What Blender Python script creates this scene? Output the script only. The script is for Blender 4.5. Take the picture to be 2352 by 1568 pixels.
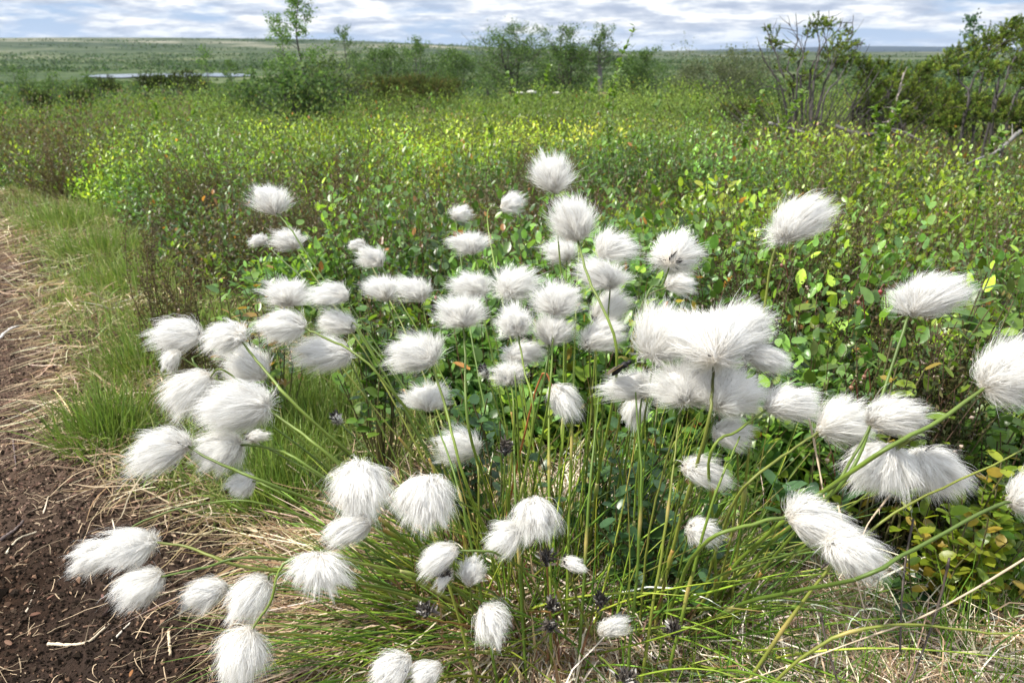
import bpy, math
import numpy as np
from math import radians, sin, cos, pi, atan, tan

for o in list(bpy.data.objects):
    bpy.data.objects.remove(o, do_unlink=True)
SC = bpy.context.scene
COL = SC.collection
rng = np.random.default_rng(7)

# ------------------------------------------------------------------ camera
CAM_Z = 0.55
PITCH = radians(21.35)
LENS = 26.0
cam = bpy.data.cameras.new("camera")
cam.lens = LENS
cam.sensor_width = 36.0
cam.clip_start = 0.02
cam.clip_end = 60000
cam.dof.use_dof = True
cam.dof.focus_distance = 0.62
cam.dof.aperture_fstop = 15.0
co = bpy.data.objects.new("camera", cam)
COL.objects.link(co)
co.location = (0, 0, CAM_Z)
co.rotation_euler = (pi / 2 - PITCH, 0, 0)
SC.camera = co

# ------------------------------------------------------------------ world
SUN_EL, SUN_AZ = radians(52), radians(-98)      # azimuth measured from +Y towards +X
SUN_STRENGTH, SUN_ANGLE = 5.0, radians(1.5)
SKY_STRENGTH = 0.088
EXPOSURE = 0.54
HAZE = 2.4e-5
w = bpy.data.worlds.new("World")
SC.world = w
w.use_nodes = True
nt = w.node_tree
nt.nodes.clear()


def N(nt, typ, **kw):
    n = nt.nodes.new(typ)
    for k, v in kw.items():
        if k.startswith('i_'):
            n.inputs[k[2:].replace('_', ' ')].default_value = v
        else:
            setattr(n, k, v)
    return n


def math_n(nt, op, a, b=None, c=None, clamp=False):
    n = nt.nodes.new('ShaderNodeMath')
    n.operation = op
    n.use_clamp = clamp
    for i, v in enumerate((a, b, c)):
        if v is None:
            continue
        if isinstance(v, (int, float)):
            n.inputs[i].default_value = v
        else:
            nt.links.new(v, n.inputs[i])
    return n.outputs[0]


def mixc(nt, fac, a, b, mode='MIX'):
    n = nt.nodes.new('ShaderNodeMix')
    n.data_type = 'RGBA'
    n.blend_type = mode
    for idx, v in ((0, fac), (6, a), (7, b)):
        if isinstance(v, (int, float)):
            n.inputs[idx].default_value = v
        elif isinstance(v, tuple):
            n.inputs[idx].default_value = (*v, 1) if len(v) == 3 else v
        else:
            nt.links.new(v, n.inputs[idx])
    return n.outputs[2]


def ramp(nt, fac, stops):
    n = nt.nodes.new('ShaderNodeValToRGB')
    cr = n.color_ramp
    while len(cr.elements) < len(stops):
        cr.elements.new(0.5)
    for e, (p, c) in zip(cr.elements, stops):
        e.position = p
        e.color = (*c, 1) if len(c) == 3 else c
    nt.links.new(fac, n.inputs[0])
    return n.outputs[0]


sky = N(nt, 'ShaderNodeTexSky', sky_type='NISHITA', sun_disc=False, sun_elevation=SUN_EL,
        sun_rotation=SUN_AZ, altitude=900, air_density=1.0, dust_density=0.6, ozone_density=1.5)
tc = N(nt, 'ShaderNodeTexCoord')
sep = N(nt, 'ShaderNodeSeparateXYZ')
nt.links.new(tc.outputs['Generated'], sep.inputs[0])
zz = math_n(nt, 'ADD', math_n(nt, 'MAXIMUM', sep.outputs[2], 0.0), 0.16)
cx = math_n(nt, 'DIVIDE', sep.outputs[0], zz)
cy = math_n(nt, 'DIVIDE', sep.outputs[1], zz)
cmb = N(nt, 'ShaderNodeCombineXYZ')
nt.links.new(cx, cmb.inputs[0]); nt.links.new(cy, cmb.inputs[1])
n1 = N(nt, 'ShaderNodeTexNoise', i_Scale=1.35, i_Detail=9.0, i_Roughness=0.55, i_Distortion=0.1)
n2 = N(nt, 'ShaderNodeTexNoise', i_Scale=3.0, i_Detail=9.0, i_Roughness=0.60)
mp = N(nt, 'ShaderNodeMapping')
mp.inputs['Location'].default_value = (3.1, 7.7, 2.0)
nt.links.new(cmb.outputs[0], mp.inputs[0])
nt.links.new(mp.outputs[0], n1.inputs['Vector'])
mp2 = N(nt, 'ShaderNodeMapping')
mp2.inputs['Location'].default_value = (11.3, 1.7, 5.0)
nt.links.new(cmb.outputs[0], mp2.inputs[0])
nt.links.new(mp2.outputs[0], n2.inputs['Vector'])
cover = ramp(nt, n1.outputs[0], [(0.38, (0.0,) * 3), (0.44, (0.65,) * 3), (0.49, (1,) * 3)])
shade = ramp(nt, n2.outputs[0], [(0.37, (3.9, 4.5, 5.7)), (0.47, (5.5, 6.0, 6.9)), (0.57, (8.6, 8.7, 8.8))])
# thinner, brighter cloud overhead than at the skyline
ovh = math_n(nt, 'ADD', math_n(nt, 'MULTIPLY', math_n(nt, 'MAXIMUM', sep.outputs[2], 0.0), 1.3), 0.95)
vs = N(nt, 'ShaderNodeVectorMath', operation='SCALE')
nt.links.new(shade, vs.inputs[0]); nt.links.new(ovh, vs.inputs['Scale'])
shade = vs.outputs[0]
skyb = mixc(nt, 0.75, sky.outputs[0], (3.0, 4.3, 6.9))
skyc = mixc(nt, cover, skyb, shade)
# pale band right over the horizon
hz = ramp(nt, sep.outputs[2], [(0.0, (0.45,) * 3), (0.03, (0.0,) * 3)])
skyc = mixc(nt, hz, skyc, (4.4, 5.6, 7.4))
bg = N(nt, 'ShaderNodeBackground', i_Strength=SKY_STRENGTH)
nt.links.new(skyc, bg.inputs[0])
wo = N(nt, 'ShaderNodeOutputWorld')
nt.links.new(bg.outputs[0], wo.inputs[0])

sl = bpy.data.lights.new("sun", 'SUN')
sl.energy = SUN_STRENGTH
sl.angle = SUN_ANGLE
sl.color = (1.0, 0.95, 0.86)
so = bpy.data.objects.new("sun", sl)
COL.objects.link(so)
so.rotation_euler = (pi / 2 - SUN_EL, 0, pi - SUN_AZ)   # light travels from azimuth towards the scene
so.location = (0, 0, 10)

SC.view_settings.view_transform = 'Standard'
SC.view_settings.look = 'None'
SC.view_settings.gamma = 1.0
SC.view_settings.exposure = EXPOSURE
SC.render.engine = 'CYCLES'
cy_ = SC.cycles
cy_.use_denoising = True
cy_.max_bounces = 8
cy_.diffuse_bounces = 5
cy_.glossy_bounces = 2
cy_.transmission_bounces = 4
cy_.volume_bounces = 0
cy_.caustics_reflective = False
cy_.caustics_refractive = False
cy_.sample_clamp_indirect = 6.0

# ------------------------------------------------------------------ maths
F = LENS / 36.0 * 2352.0
FWD = np.array([0, cos(PITCH), -sin(PITCH)])
UP = np.array([0, sin(PITCH), cos(PITCH)])
RT = np.array([1.0, 0, 0])
CAMP = np.array([0, 0, CAM_Z])


def P(px, py, t):
    """measured picture position + distance -> place in the scene"""
    return CAMP + t * (FWD + (px - 1176) / F * RT - (py - 784) / F * UP)


def G(px, py, z=0.0):
    d = FWD + (px - 1176) / F * RT - (py - 784) / F * UP
    return CAMP + d * ((z - CAM_Z) / d[2])


def norm(v):
    v = np.asarray(v, float)
    return v / np.maximum(np.linalg.norm(v, axis=-1, keepdims=True), 1e-9)


def hash2(i, j, s):
    v = np.sin(i * 127.1 + j * 311.7 + s * 74.7) * 43758.5453
    return v - np.floor(v)


def vnoise(x, y, s=0):
    i, j = np.floor(x), np.floor(y)
    fx, fy = x - i, y - j
    fx = fx * fx * (3 - 2 * fx); fy = fy * fy * (3 - 2 * fy)
    a, b = hash2(i, j, s), hash2(i + 1, j, s)
    c, d = hash2(i, j + 1, s), hash2(i + 1, j + 1, s)
    return (a * (1 - fx) + b * fx) * (1 - fy) + (c * (1 - fx) + d * fx) * fy


def fbm(x, y, s=0, o=4):
    v, a, t = 0, 0.5, 0
    for k in range(o):
        v = v + a * vnoise(x * 2 ** k, y * 2 ** k, s + k); t += a; a *= 0.5
    return v / t


def sstep(a, b, x):
    t = np.clip((x - a) / (b - a), 0, 1)
    return t * t * (3 - 2 * t)


# path edge x(y), bilberry area polygon (both on the ground)
_pe = [(-420, 330), (-150, 430), (-10, 520), (45, 630), (75, 760), (150, 860), (125, 990), (250, 1110), (430, 1200),
       (560, 1270), (640, 1370), (700, 1460), (770, 1568), (830, 1900)]
PE = np.array([G(*p) for p in _pe])
PE = PE[np.argsort(PE[:, 1])]


def path_edge(y):
    return np.interp(y, PE[:, 1], PE[:, 0], left=PE[0, 0], right=PE[-1, 0])


_be = [(-400, 385), (-60, 395), (110, 415), (200, 455), (330, 545), (400, 640), (640, 700), (820, 790), (960, 930),
       (1090, 1060), (1250, 1130), (1400, 1190), (1600, 1230), (1800, 1280), (2000, 1370), (2150, 1400), (2500, 1400)]
BE = np.array([G(p[0], p[1], 0.03)[:2] for p in _be])
BPOLY = np.vstack([[[-40, 12]], [[-6, 5.5]], BE, [[4, .6]], [[40, 5]], [[40, 60]], [[-40, 60]]])


def inpoly(x, y, poly):
    c = np.zeros(x.shape, bool)
    n = len(poly)
    for i in range(n):
        x1, y1 = poly[i]; x2, y2 = poly[(i + 1) % n]
        if y1 == y2:
            continue
        k = (y1 > y) != (y2 > y)
        c ^= k & (x < (x2 - x1) * (y - y1) / (y2 - y1) + x1)
    return c


TUS = np.array([0.055, 0.575])


def terrain(x, y):
    x = np.asarray(x, float); y = np.asarray(y, float)
    r = np.sqrt(x * x + y * y) + 1e-6
    z = np.interp(r, [0, 3, 12, 60, 380, 1200, 60000],
                  [0, 0, -0.42, -2.9, -11.5, -11.5, -11.5])
    z = z + 0.05 * (fbm(x * 0.9, y * 0.9, 3) - 0.5) * sstep(1.2, 4, r)
    z = z + 0.6 * (fbm(x * 0.05, y * 0.05, 5) - 0.5) * sstep(14, 60, r) * (1 - sstep(330, 380, r) * (1 - sstep(700, 900, r)))
    z = z + 0.035 * np.exp(-((x - TUS[0]) ** 2 + (y - TUS[1]) ** 2) / 0.02)
    # far fells: profile over azimuth
    az = np.degrees(np.arctan2(x, y))
    a1 = np.interp(az, [-180, -60, -40, -34, -30, -24, -19, -14, -9, -5, 0, 5, 12, 60, 180],
                   [20, 30, 40, 43, 45, 47, 46, 44, 38, 31, 22, 14, 10, 14, 20])
    h1 = a1 * 1.12 * sstep(900, 2700, r) * (1 - 0.35 * sstep(3200, 5000, r)) * (1 + 0.06 * (fbm(az * 0.35, r * 0.0008, 9) - 0.5))
    a2 = np.interp(az, [-180, 3, 7, 10, 13, 17, 19, 22, 26, 34, 180], [5, 6, 17, 18, 20, 15, 13, 12, 12, 12, 9])
    h2 = a2 * sstep(2600, 4600, r)
    z = z + np.maximum(h1, h2)
    z = z + 1.5 * (fbm(x * 0.004, y * 0.004, 12) - 0.5) * sstep(900, 1800, r)
    # blue mountains very far to the right
    a3 = np.interp(az, [-180, 8, 12, 17, 22, 25, 29, 33, 36, 40, 180], [0, 0, 20, 60, 92, 96, 84, 66, 60, 50, 0])
    z = z + a3 * sstep(9000, 15500, r) * (1 + 0.1 * (fbm(az * 0.5, 0 * az, 4) - .5))
    return z


# ------------------------------------------------------------------ mesh buffers
class Buf:
    def __init__(self):
        self.v, self.c, self.f, self.n = [], [], [], 0

    def add(self, v, faces, col):
        v = np.asarray(v, float).reshape(-1, 3)
        col = np.asarray(col, float)
        if col.ndim == 1:
            col = np.tile(col[:3], (len(v), 1))
        self.v.append(v); self.c.append(col.reshape(-1, 3))
        if not isinstance(faces, list):
            faces = [faces]
        for f in faces:
            self.f.append(np.asarray(f, np.int64) + self.n)
        self.n += len(v)


def link_mesh(name, buf, mat, parent=None, off=None, smooth=True):
    v = np.vstack(buf.v) if buf.v else np.zeros((0, 3))
    c = np.vstack(buf.c)
    if off is not None:
        v = v - np.asarray(off)
    me = bpy.data.meshes.new(name)
    me.vertices.add(len(v))
    me.vertices.foreach_set('co', v.astype(np.float32).ravel())
    idx, starts, tot, pos = [], [], [], 0
    for f in buf.f:
        k = f.shape[1]
        idx.append(f.ravel())
        starts.append(pos + np.arange(len(f)) * k)
        tot.append(np.full(len(f), k))
        pos += len(f) * k
    idx = np.concatenate(idx).astype(np.int32)
    starts = np.concatenate(starts).astype(np.int32)
    me.loops.add(len(idx))
    me.loops.foreach_set('vertex_index', idx)
    me.polygons.add(len(starts))
    me.polygons.foreach_set('loop_start', starts)
    me.update(calc_edges=True)
    ca = me.color_attributes.new('Col', 'FLOAT_COLOR', 'POINT')
    ca.data.foreach_set('color', np.hstack([c, np.ones((len(c), 1))]).astype(np.float32).ravel())
    me.shade_smooth() if smooth else me.shade_flat()
    me.materials.append(mat)
    o = bpy.data.objects.new(name, me)
    COL.objects.link(o)
    if parent is not None:
        o.parent = parent
    return o


def thing(name, label, cat, loc, group=None):
    o = bpy.data.objects.new(name, None)
    o.empty_display_size = 0.02
    COL.objects.link(o)
    o.location = tuple(loc)
    tag(o, label, cat, group)
    return o


def tag(o, label, cat, group=None, kind=None):
    o['label'] = label
    o['category'] = cat
    if group:
        o['group'] = group
    if kind:
        o['kind'] = kind
    return o


def strips(buf, pts, wid, side, col):
    """flat tapering strips. pts [N,K,3], wid [N,K], side [N,3], col [N,3] or [N,K,3]"""
    Nn, K, _ = pts.shape
    s = side[:, None, :] * wid[:, :, None] * 0.5
    v = np.stack([pts - s, pts + s], 2)                     # N,K,2,3
    base = (np.arange(Nn) * K * 2)[:, None]
    k = np.arange(K - 1)[None, :] * 2
    a = base + k
    f = np.stack([a, a + 1, a + 3, a + 2], -1).reshape(-1, 4)
    if col.ndim == 2:
        col = np.repeat(col[:, None, :], K, 1)
    c = np.repeat(col[:, :, None, :], 2, 2)
    buf.add(v, f, c)


def tubes(buf, pts, rad, col, sides=6, caps=False):
    """round tapering tubes. pts [N,K,3], rad [N,K], col [3],[N,3],[N,K,3]"""
    pts = np.asarray(pts, float); Nn, K, _ = pts.shape
    rad = np.broadcast_to(np.asarray(rad, float), (Nn, K))
    tan_ = norm(np.gradient(pts, axis=1))
    ref = np.tile([0.31, 0.17, 0.93], (Nn, 1))
    par = np.abs(np.einsum('nki,ni->nk', tan_, ref)).max(1) > 0.97
    ref[par] = [0.93, -0.3, 0.2]
    n_ = norm(np.cross(tan_, ref[:, None, :]))
    b_ = np.cross(tan_, n_)
    a = np.arange(sides) * 2 * pi / sides
    v = pts[:, :, None, :] + rad[:, :, None, None] * (np.cos(a)[None, None, :, None] * n_[:, :, None, :] + np.sin(a)[None, None, :, None] * b_[:, :, None, :])
    i = np.arange(Nn)[:, None, None] * K * sides
    k = np.arange(K - 1)[None, :, None] * sides
    s = np.arange(sides)[None, None, :]; s2 = (s + 1) % sides
    f = np.stack([i + k + s, i + k + s2, i + k + sides + s2, i + k + sides + s], -1).reshape(-1, 4)
    col = np.asarray(col, float)
    if col.ndim == 1:
        col = np.tile(col, (Nn, K, 1))
    elif col.ndim == 2:
        col = np.repeat(col[:, None, :], K, 1)
    c = np.repeat(col[:, :, None, :], sides, 2)
    fs = [f]
    if caps:
        i2 = np.arange(Nn)[:, None] * K * sides
        fs.append((i2 + np.arange(sides)[None, ::-1]))
        fs.append((i2 + (K - 1) * sides + np.arange(sides)[None, :]))
    buf.add(v, fs, c)


def leaf_template(lod, wid=0.6):
    if lod == 0:
        xs = [0.0, 0.1, 0.35, 0.62, 0.86]; ws = [0.03, 0.32, 0.47, 0.45, 0.26]
        v = []
        for x, ww in zip(xs, ws):
            zc = -0.14 * (x - 0.35) ** 2
            for s in (-1, 0, 1):
                v.append((x, s * ww * wid, zc + (0.06 * abs(s))))
        v.append((1.0, 0, -0.07))
        q = []
        for k in range(4):
            for s in (0, 1):
                a = k * 3 + s
                q.append((a, a + 1, a + 4, a + 3))
        t = [(12, 13, 15), (13, 14, 15)]
        return np.array(v, float), [np.array(q), np.array(t)]
    if lod == 1:
        v = [(0, 0, 0), (.35, -.46 * wid, .06), (.35, 0, -.01), (.35, .46 * wid, .06), (.75, -.36 * wid, .02), (.75, 0, -.04), (.75, .36 * wid, .02), (1, 0, -.08)]
        q = [(1, 2, 5, 4), (2, 3, 6, 5)]
        t = [(0, 2, 1), (0, 3, 2), (4, 5, 7), (5, 6, 7)]
        return np.array(v, float), [np.array(q), np.array(t)]
    v = [(0, 0, 0), (.5, -.42 * wid, .04), (1, 0, -.05), (.5, .42 * wid, .04)]
    return np.array(v, float), [np.array([(0, 1, 2, 3)])]


def leaves(buf, org, dirn, nrm, size, col, lod=0, wid=0.6):
    """org,dirn,nrm [N,3]; size [N]; col [N,3]"""
    tv, tf = leaf_template(lod, wid)
    d = norm(dirn)
    y = norm(np.cross(nrm, d)); z = np.cross(d, y)
    R = np.stack([d, y, z], 1)                                # N,3(axis),3
    v = org[:, None, :] + size[:, None, None] * np.einsum('va,nai->nvi', tv, R)
    off = (np.arange(len(org)) * len(tv))[:, None, None]
    fs = [(f[None] + off).reshape(-1, f.shape[1]) for f in tf]
    # tips a touch paler than the base, mid rib a touch darker (leaf pigment)
    c = np.repeat(col[:, None, :], len(tv), 1)
    buf.add(v, fs, c)


def rand_unit(n, r=rng):
    v = r.normal(size=(n, 3))
    return norm(v)


# ------------------------------------------------------------------ materials
def new_mat(name):
    m = bpy.data.materials.new(name)
    m.use_nodes = True
    nt = m.node_tree
    nt.nodes.clear()
    out = nt.nodes.new('ShaderNodeOutputMaterial')
    return m, nt, out


def attr_mat(name, rough=0.6, spec=0.3, trans=0.0, tint=(1, 1, 1), noise=0.0, nscale=60, bump=0.0, bscale=200, sheen=0):
    m, nt, out = new_mat(name)
    at = N(nt, 'ShaderNodeAttribute', attribute_name='Col')
    c = at.outputs['Color']
    tcn = N(nt, 'ShaderNodeTexCoord')
    if noise > 0:
        nn = N(nt, 'ShaderNodeTexNoise', i_Scale=nscale, i_Detail=4.0)
        nt.links.new(tcn.outputs['Object'], nn.inputs['Vector'])
        g = ramp(nt, nn.outputs[0], [(0.25, (1 - noise,) * 3), (0.75, (1 + noise,) * 3)])
        c = mixc(nt, 1.0, c, g, 'MULTIPLY')
    pb = N(nt, 'ShaderNodeBsdfPrincipled')
    nt.links.new(c, pb.inputs['Base Color'])
    pb.inputs['Roughness'].default_value = rough
    pb.inputs['Specular IOR Level'].default_value = spec
    if bump > 0:
        bn = N(nt, 'ShaderNodeTexNoise', i_Scale=bscale, i_Detail=6.0, i_Roughness=0.65)
        nt.links.new(tcn.outputs['Object'], bn.inputs['Vector'])
        bp = N(nt, 'ShaderNodeBump', i_Strength=bump, i_Distance=0.003)
        nt.links.new(bn.outputs[0], bp.inputs['Height'])
        nt.links.new(bp.outputs[0], pb.inputs['Normal'])
    sh = pb.outputs[0]
    if trans > 0:
        tb = N(nt, 'ShaderNodeBsdfTranslucent')
        ct = mixc(nt, 1.0, c, tint, 'MULTIPLY')
        nt.links.new(ct, tb.inputs[0])
        ms = N(nt, 'ShaderNodeMixShader', i_Fac=trans)
        nt.links.new(pb.outputs[0], ms.inputs[1]); nt.links.new(tb.outputs[0], ms.inputs[2])
        sh = ms.outputs[0]
    nt.links.new(sh, out.inputs[0])
    return m


M_leaf = attr_mat('leaf', 0.34, 0.5, 0.42, (1.4, 1.42, 0.75), 0.18, 150)
M_farleaf = attr_mat('far_leaf', 0.6, 0.2, 0.4, (1.2, 1.3, 0.8))
M_grass = attr_mat('grass_blade', 0.5, 0.3, 0.3, (1.2, 1.3, 0.7), 0.2, 40)
M_straw = attr_mat('straw', 0.65, 0.25, 0.2, (1.1, 1.0, 0.8), 0.22, 35)
M_stem = attr_mat('stem', 0.45, 0.35, 0.0, noise=0.22, nscale=30)
M_bark = attr_mat('bark', 0.85, 0.15, 0.0, noise=0.35, nscale=45, bump=0.7, bscale=120)
M_cotton = attr_mat('cotton', 0.9, 0.1, 0.5, (1.0, 1.0, 1.0))
M_bract = attr_mat('bract', 0.55, 0.3, 0.1)
M_chip = attr_mat('chip', 0.75, 0.2, 0.1, noise=0.25, nscale=120)
M_crumb = attr_mat('crumb', 0.95, 0.08, 0.0)
M_stone = attr_mat('stone', 0.9, 0.2, 0.0, noise=0.35, nscale=8, bump=0.6, bscale=20)

# ------------------------------------------------------------------ the ground sheet
rr = np.concatenate([[0.02], np.geomspace(0.15, 26000, 330)])
aa = np.radians(np.concatenate([np.arange(-180, -46, 3.0), np.linspace(-46, 46, 420), np.arange(48, 180, 3.0)]))
A, R = np.meshgrid(aa, rr)
X, Y = R * np.sin(A), R * np.cos(A)
Z = terrain(X, Y)
pedge = path_edge(Y)
Z = Z - 0.02 * ((X < pedge + 0.02) & (Y < 2.2) & (Y > 0) & (X > -1.6))
nr, na = A.shape
ii = np.arange(nr - 1)[:, None] * na; jj = np.arange(na)[None, :]; j2 = (jj + 1) % na
f = np.stack([ii + jj, ii + na + jj, ii + na + j2, ii + j2], -1).reshape(-1, 4)
b = Buf()
b.add(np.stack([X, Y, Z], -1), f[:, ::-1], np.array([.1, .1, .1]))
M_ground, nt, out = new_mat('ground')
tcn = N(nt, 'ShaderNodeTexCoord')
geo = N(nt, 'ShaderNodeNewGeometry')
sepg = N(nt, 'ShaderNodeSeparateXYZ'); nt.links.new(geo.outputs['Position'], sepg.inputs[0])
vl = N(nt, 'ShaderNodeVectorMath', operation='LENGTH'); nt.links.new(geo.outputs['Position'], vl.inputs[0])
dist = vl.outputs['Value']
nA = N(nt, 'ShaderNodeTexNoise', i_Scale=6.0, i_Detail=8.0, i_Roughness=0.7)
nt.links.new(geo.outputs['Position'], nA.inputs['Vector'])
near = ramp(nt, nA.outputs[0], [(0.3, (0.018, 0.011, 0.007)), (0.5, (0.045, 0.032, 0.018)), (0.7, (0.09, 0.065, 0.035))])
nB = N(nt, 'ShaderNodeTexNoise', i_Scale=0.012, i_Detail=10.0, i_Roughness=0.72)
mpB = N(nt, 'ShaderNodeMapping'); mpB.inputs['Scale'].default_value = (1.0, 0.8, 1.0)
nt.links.new(geo.outputs['Position'], mpB.inputs[0]); nt.links.new(mpB.outputs[0], nB.inputs['Vector'])
plain = ramp(nt, nB.outputs[0], [(0.38, (0.022, 0.042, 0.016)), (0.46, (0.045, 0.07, 0.026)), (0.54, (0.075, 0.10, 0.04)), (0.66, (0.17, 0.17, 0.09))])
nC = N(nt, 'ShaderNodeTexNoise', i_Scale=0.0045, i_Detail=12.0, i_Roughness=0.78, i_Distortion=0.3)
mpC = N(nt, 'ShaderNodeMapping'); mpC.inputs['Scale'].default_value = (0.55, 0.75, 1.0)
nt.links.new(geo.outputs['Position'], mpC.inputs[0]); nt.links.new(mpC.outputs[0], nC.inputs['Vector'])
fell = ramp(nt, nC.outputs[0], [(0.42, (0.020, 0.036, 0.018)), (0.48, (0.045, 0.062, 0.034)), (0.53, (0.075, 0.09, 0.055)), (0.57, (0.17, 0.165, 0.115)), (0.64, (0.28, 0.265, 0.22))])
m1 = ramp(nt, math_n(nt, 'DIVIDE', dist, 100.0), [(0.1, (0,) * 3), (0.4, (1,) * 3)])
m2 = ramp(nt, math_n(nt, 'DIVIDE', dist, 3000.0), [(0.33, (0,) * 3), (0.6, (1,) * 3)])
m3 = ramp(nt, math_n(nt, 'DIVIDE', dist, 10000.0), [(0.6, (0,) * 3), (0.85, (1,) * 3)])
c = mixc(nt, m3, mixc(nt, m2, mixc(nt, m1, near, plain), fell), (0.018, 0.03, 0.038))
pb = N(nt, 'ShaderNodeBsdfPrincipled', i_Roughness=0.95)
pb.inputs['Specular IOR Level'].default_value = 0.1
nt.links.new(c, pb.inputs['Base Color'])
bp = N(nt, 'ShaderNodeBump', i_Strength=0.5, i_Distance=0.01)
nt.links.new(nA.outputs[0], bp.inputs['Height']); nt.links.new(bp.outputs[0], pb.inputs['Normal'])
nt.links.new(pb.outputs[0], out.inputs[0])
o = link_mesh('ground', b, M_ground); o['kind'] = 'structure'

# lake
b = Buf()
_lk = [(180, 176.5), (230, 171.5), (330, 169.5), (420, 168.5), (500, 168), (560, 170), (590, 174), (520, 176.5), (470, 175), (420, 177.5), (330, 175.5), (280, 178.5)]
LZ = -11.0
lp = np.array([G(a, bb, LZ) for a, bb in _lk])
cen = lp.mean(0)
b.add(np.vstack([lp, cen]), np.array([[i, (i + 1) % len(lp), len(lp)] for i in range(len(lp))]), np.array([.3, .35, .4]))
M_water, nt, out = new_mat('water')
pb = N(nt, 'ShaderNodeBsdfPrincipled', i_Roughness=0.12)
pb.inputs['Base Color'].default_value = (0.10, 0.13, 0.17, 1)
pb.inputs['Specular IOR Level'].default_value = 1.0
wn = N(nt, 'ShaderNodeTexNoise', i_Scale=0.8, i_Detail=4.0)
bp = N(nt, 'ShaderNodeBump', i_Strength=0.25, i_Distance=0.1)
nt.links.new(wn.outputs[0], bp.inputs['Height']); nt.links.new(bp.outputs[0], pb.inputs['Normal'])
nt.links.new(pb.outputs[0], out.inputs[0])
o = link_mesh('water', b, M_water); o['kind'] = 'structure'

# ------------------------------------------------------------------ the peat path: fine sheet
def path_z(x, y):
    z = 0.004 + 0.012 * (fbm(x * 9, y * 9, 21) - 0.5) + 0.010 * (fbm(x * 40, y * 40, 22, 3) - 0.5) + 0.006 * (fbm(x * 130, y * 130, 23, 2) - 0.5)
    return z


xs = np.concatenate([np.arange(-2.6, -1.0, .009), np.arange(-1.0, 0.32, 0.0036)]); ys = np.concatenate([np.arange(0.22, 1.0, 0.0036), np.arange(1.0, 2.2, 0.008)])
X, Y = np.meshgrid(xs, ys)
Z = path_z(X, Y)
Z = Z - 0.05 * sstep(0.02, 0.12, X - path_edge(Y))
ny, nx = X.shape
ii = np.arange(ny - 1)[:, None] * nx; jj = np.arange(nx - 1)[None, :]
f = np.stack([ii + jj, ii + jj + 1, ii + nx + jj + 1, ii + nx + jj], -1).reshape(-1, 4)
g1 = fbm(X * 5, Y * 5, 31)[..., None]; g2 = fbm(X * 110, Y * 110, 33, 3)[..., None]
up = sstep(0.62, 1.0, Y + 0.25 * (g1[..., 0] - .5))[..., None]          # drier, paler litter further up the path
dark = np.array([.016, .010, .007]); brn = np.array([.046, .028, .019]); pal = np.array([.115, .080, .058])
colr = dark * (1 - g2) + brn * g2 + 0.02 * (g1 - .5)
colr = colr * (1 - up) + (0.45 * brn + 0.55 * pal * (0.5 + g2)) * up
b = Buf(); b.add(np.stack([X, Y, Z], -1), f, np.clip(colr, .004, 1))
o = link_mesh('path', b, attr_mat('peat', 0.95, 0.08, 0, noise=0.3, nscale=260, bump=0.9, bscale=500)); o['kind'] = 'structure'

# crumbs of peat and small litter on the path
def path_pts(n, ymin=0.26, ymax=1.9, edge=0.03, power=1.6, r=rng):
    y = ymin + (ymax - ymin) * r.random(n) ** power
    pe = path_edge(y) + edge
    lim = -0.95 * y - 0.35
    x = lim + (pe - lim) * r.random(n)
    return x, y


OCT_V = np.array([(1, 0, 0), (-1, 0, 0), (0, 1, 0), (0, -1, 0), (0, 0, 1), (0, 0, -1)], float)
OCT_F = np.array([(0, 2, 4), (2, 1, 4), (1, 3, 4), (3, 0, 4), (2, 0, 5), (1, 2, 5), (3, 1, 5), (0, 3, 5)])
n = 66000
x, y = path_pts(n)
z = path_z(x, y)
s = rng.lognormal(-6.55, 0.42, n)
sc = s[:, None] * rng.uniform(.6, 1.4, (n, 3))
v = OCT_V[None] * sc[:, None, :]
d1 = rand_unit(n); d2 = norm(np.cross(d1, rand_unit(n))); d3 = np.cross(d1, d2)
v = np.einsum('nva,nai->nvi', v, np.stack([d1, d2, d3], 1)) + np.stack([x, y, z + s * .3], -1)[:, None]
f = (OCT_F[None] + (np.arange(n) * 6)[:, None, None]).reshape(-1, 3)
cc = np.array([.026, .018, .0125]) * rng.lognormal(0, .5, (n, 1))
k = rng.random(n) < 0.10
cc[k] = np.array([.14, .085, .055]) * rng.lognormal(0, .3, (k.sum(), 1))
k = (rng.random(n) < 0.5 * sstep(.65, 1.0, y))
cc[k] = np.array([.16, .105, .078]) * rng.lognormal(0, .35, (k.sum(), 1))
b = Buf(); b.add(v, f, np.repeat(cc[:, None], 6, 1))
tag(link_mesh('peat_crumbs', b, M_crumb, smooth=False), 'dark brown peat crumbs covering the bare path', 'peat', kind='stuff')

b = Buf()
n = 14000
x, y = path_pts(n, edge=0.06, power=1.3)
k = rng.random(n) < (0.25 + 0.75 * np.maximum(sstep(.62, .95, y), 1 - sstep(0.02, .16, path_edge(y) - x)))
x, y = x[k], y[k]; n = len(x)
L = rng.lognormal(-5.4, .42, n)
th = rng.random(n) * 2 * pi
d = norm(np.stack([np.cos(th), np.sin(th), rng.normal(0, .18, n)], -1))
nr_ = norm(np.stack([rng.normal(0, .35, n), rng.normal(0, .35, n), np.ones(n)], -1))
pal_ = np.array([(.20, .13, .08), (.12, .065, .042), (.08, .042, .028), (.36, .27, .18), (.15, .08, .06)])
cc = pal_[rng.integers(0, 5, n)] * rng.uniform(.6, 1.25, (n, 1))
leaves(b, np.stack([x, y, path_z(x, y) + .003], -1), d, nr_, L, cc, 1, 0.34)
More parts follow.
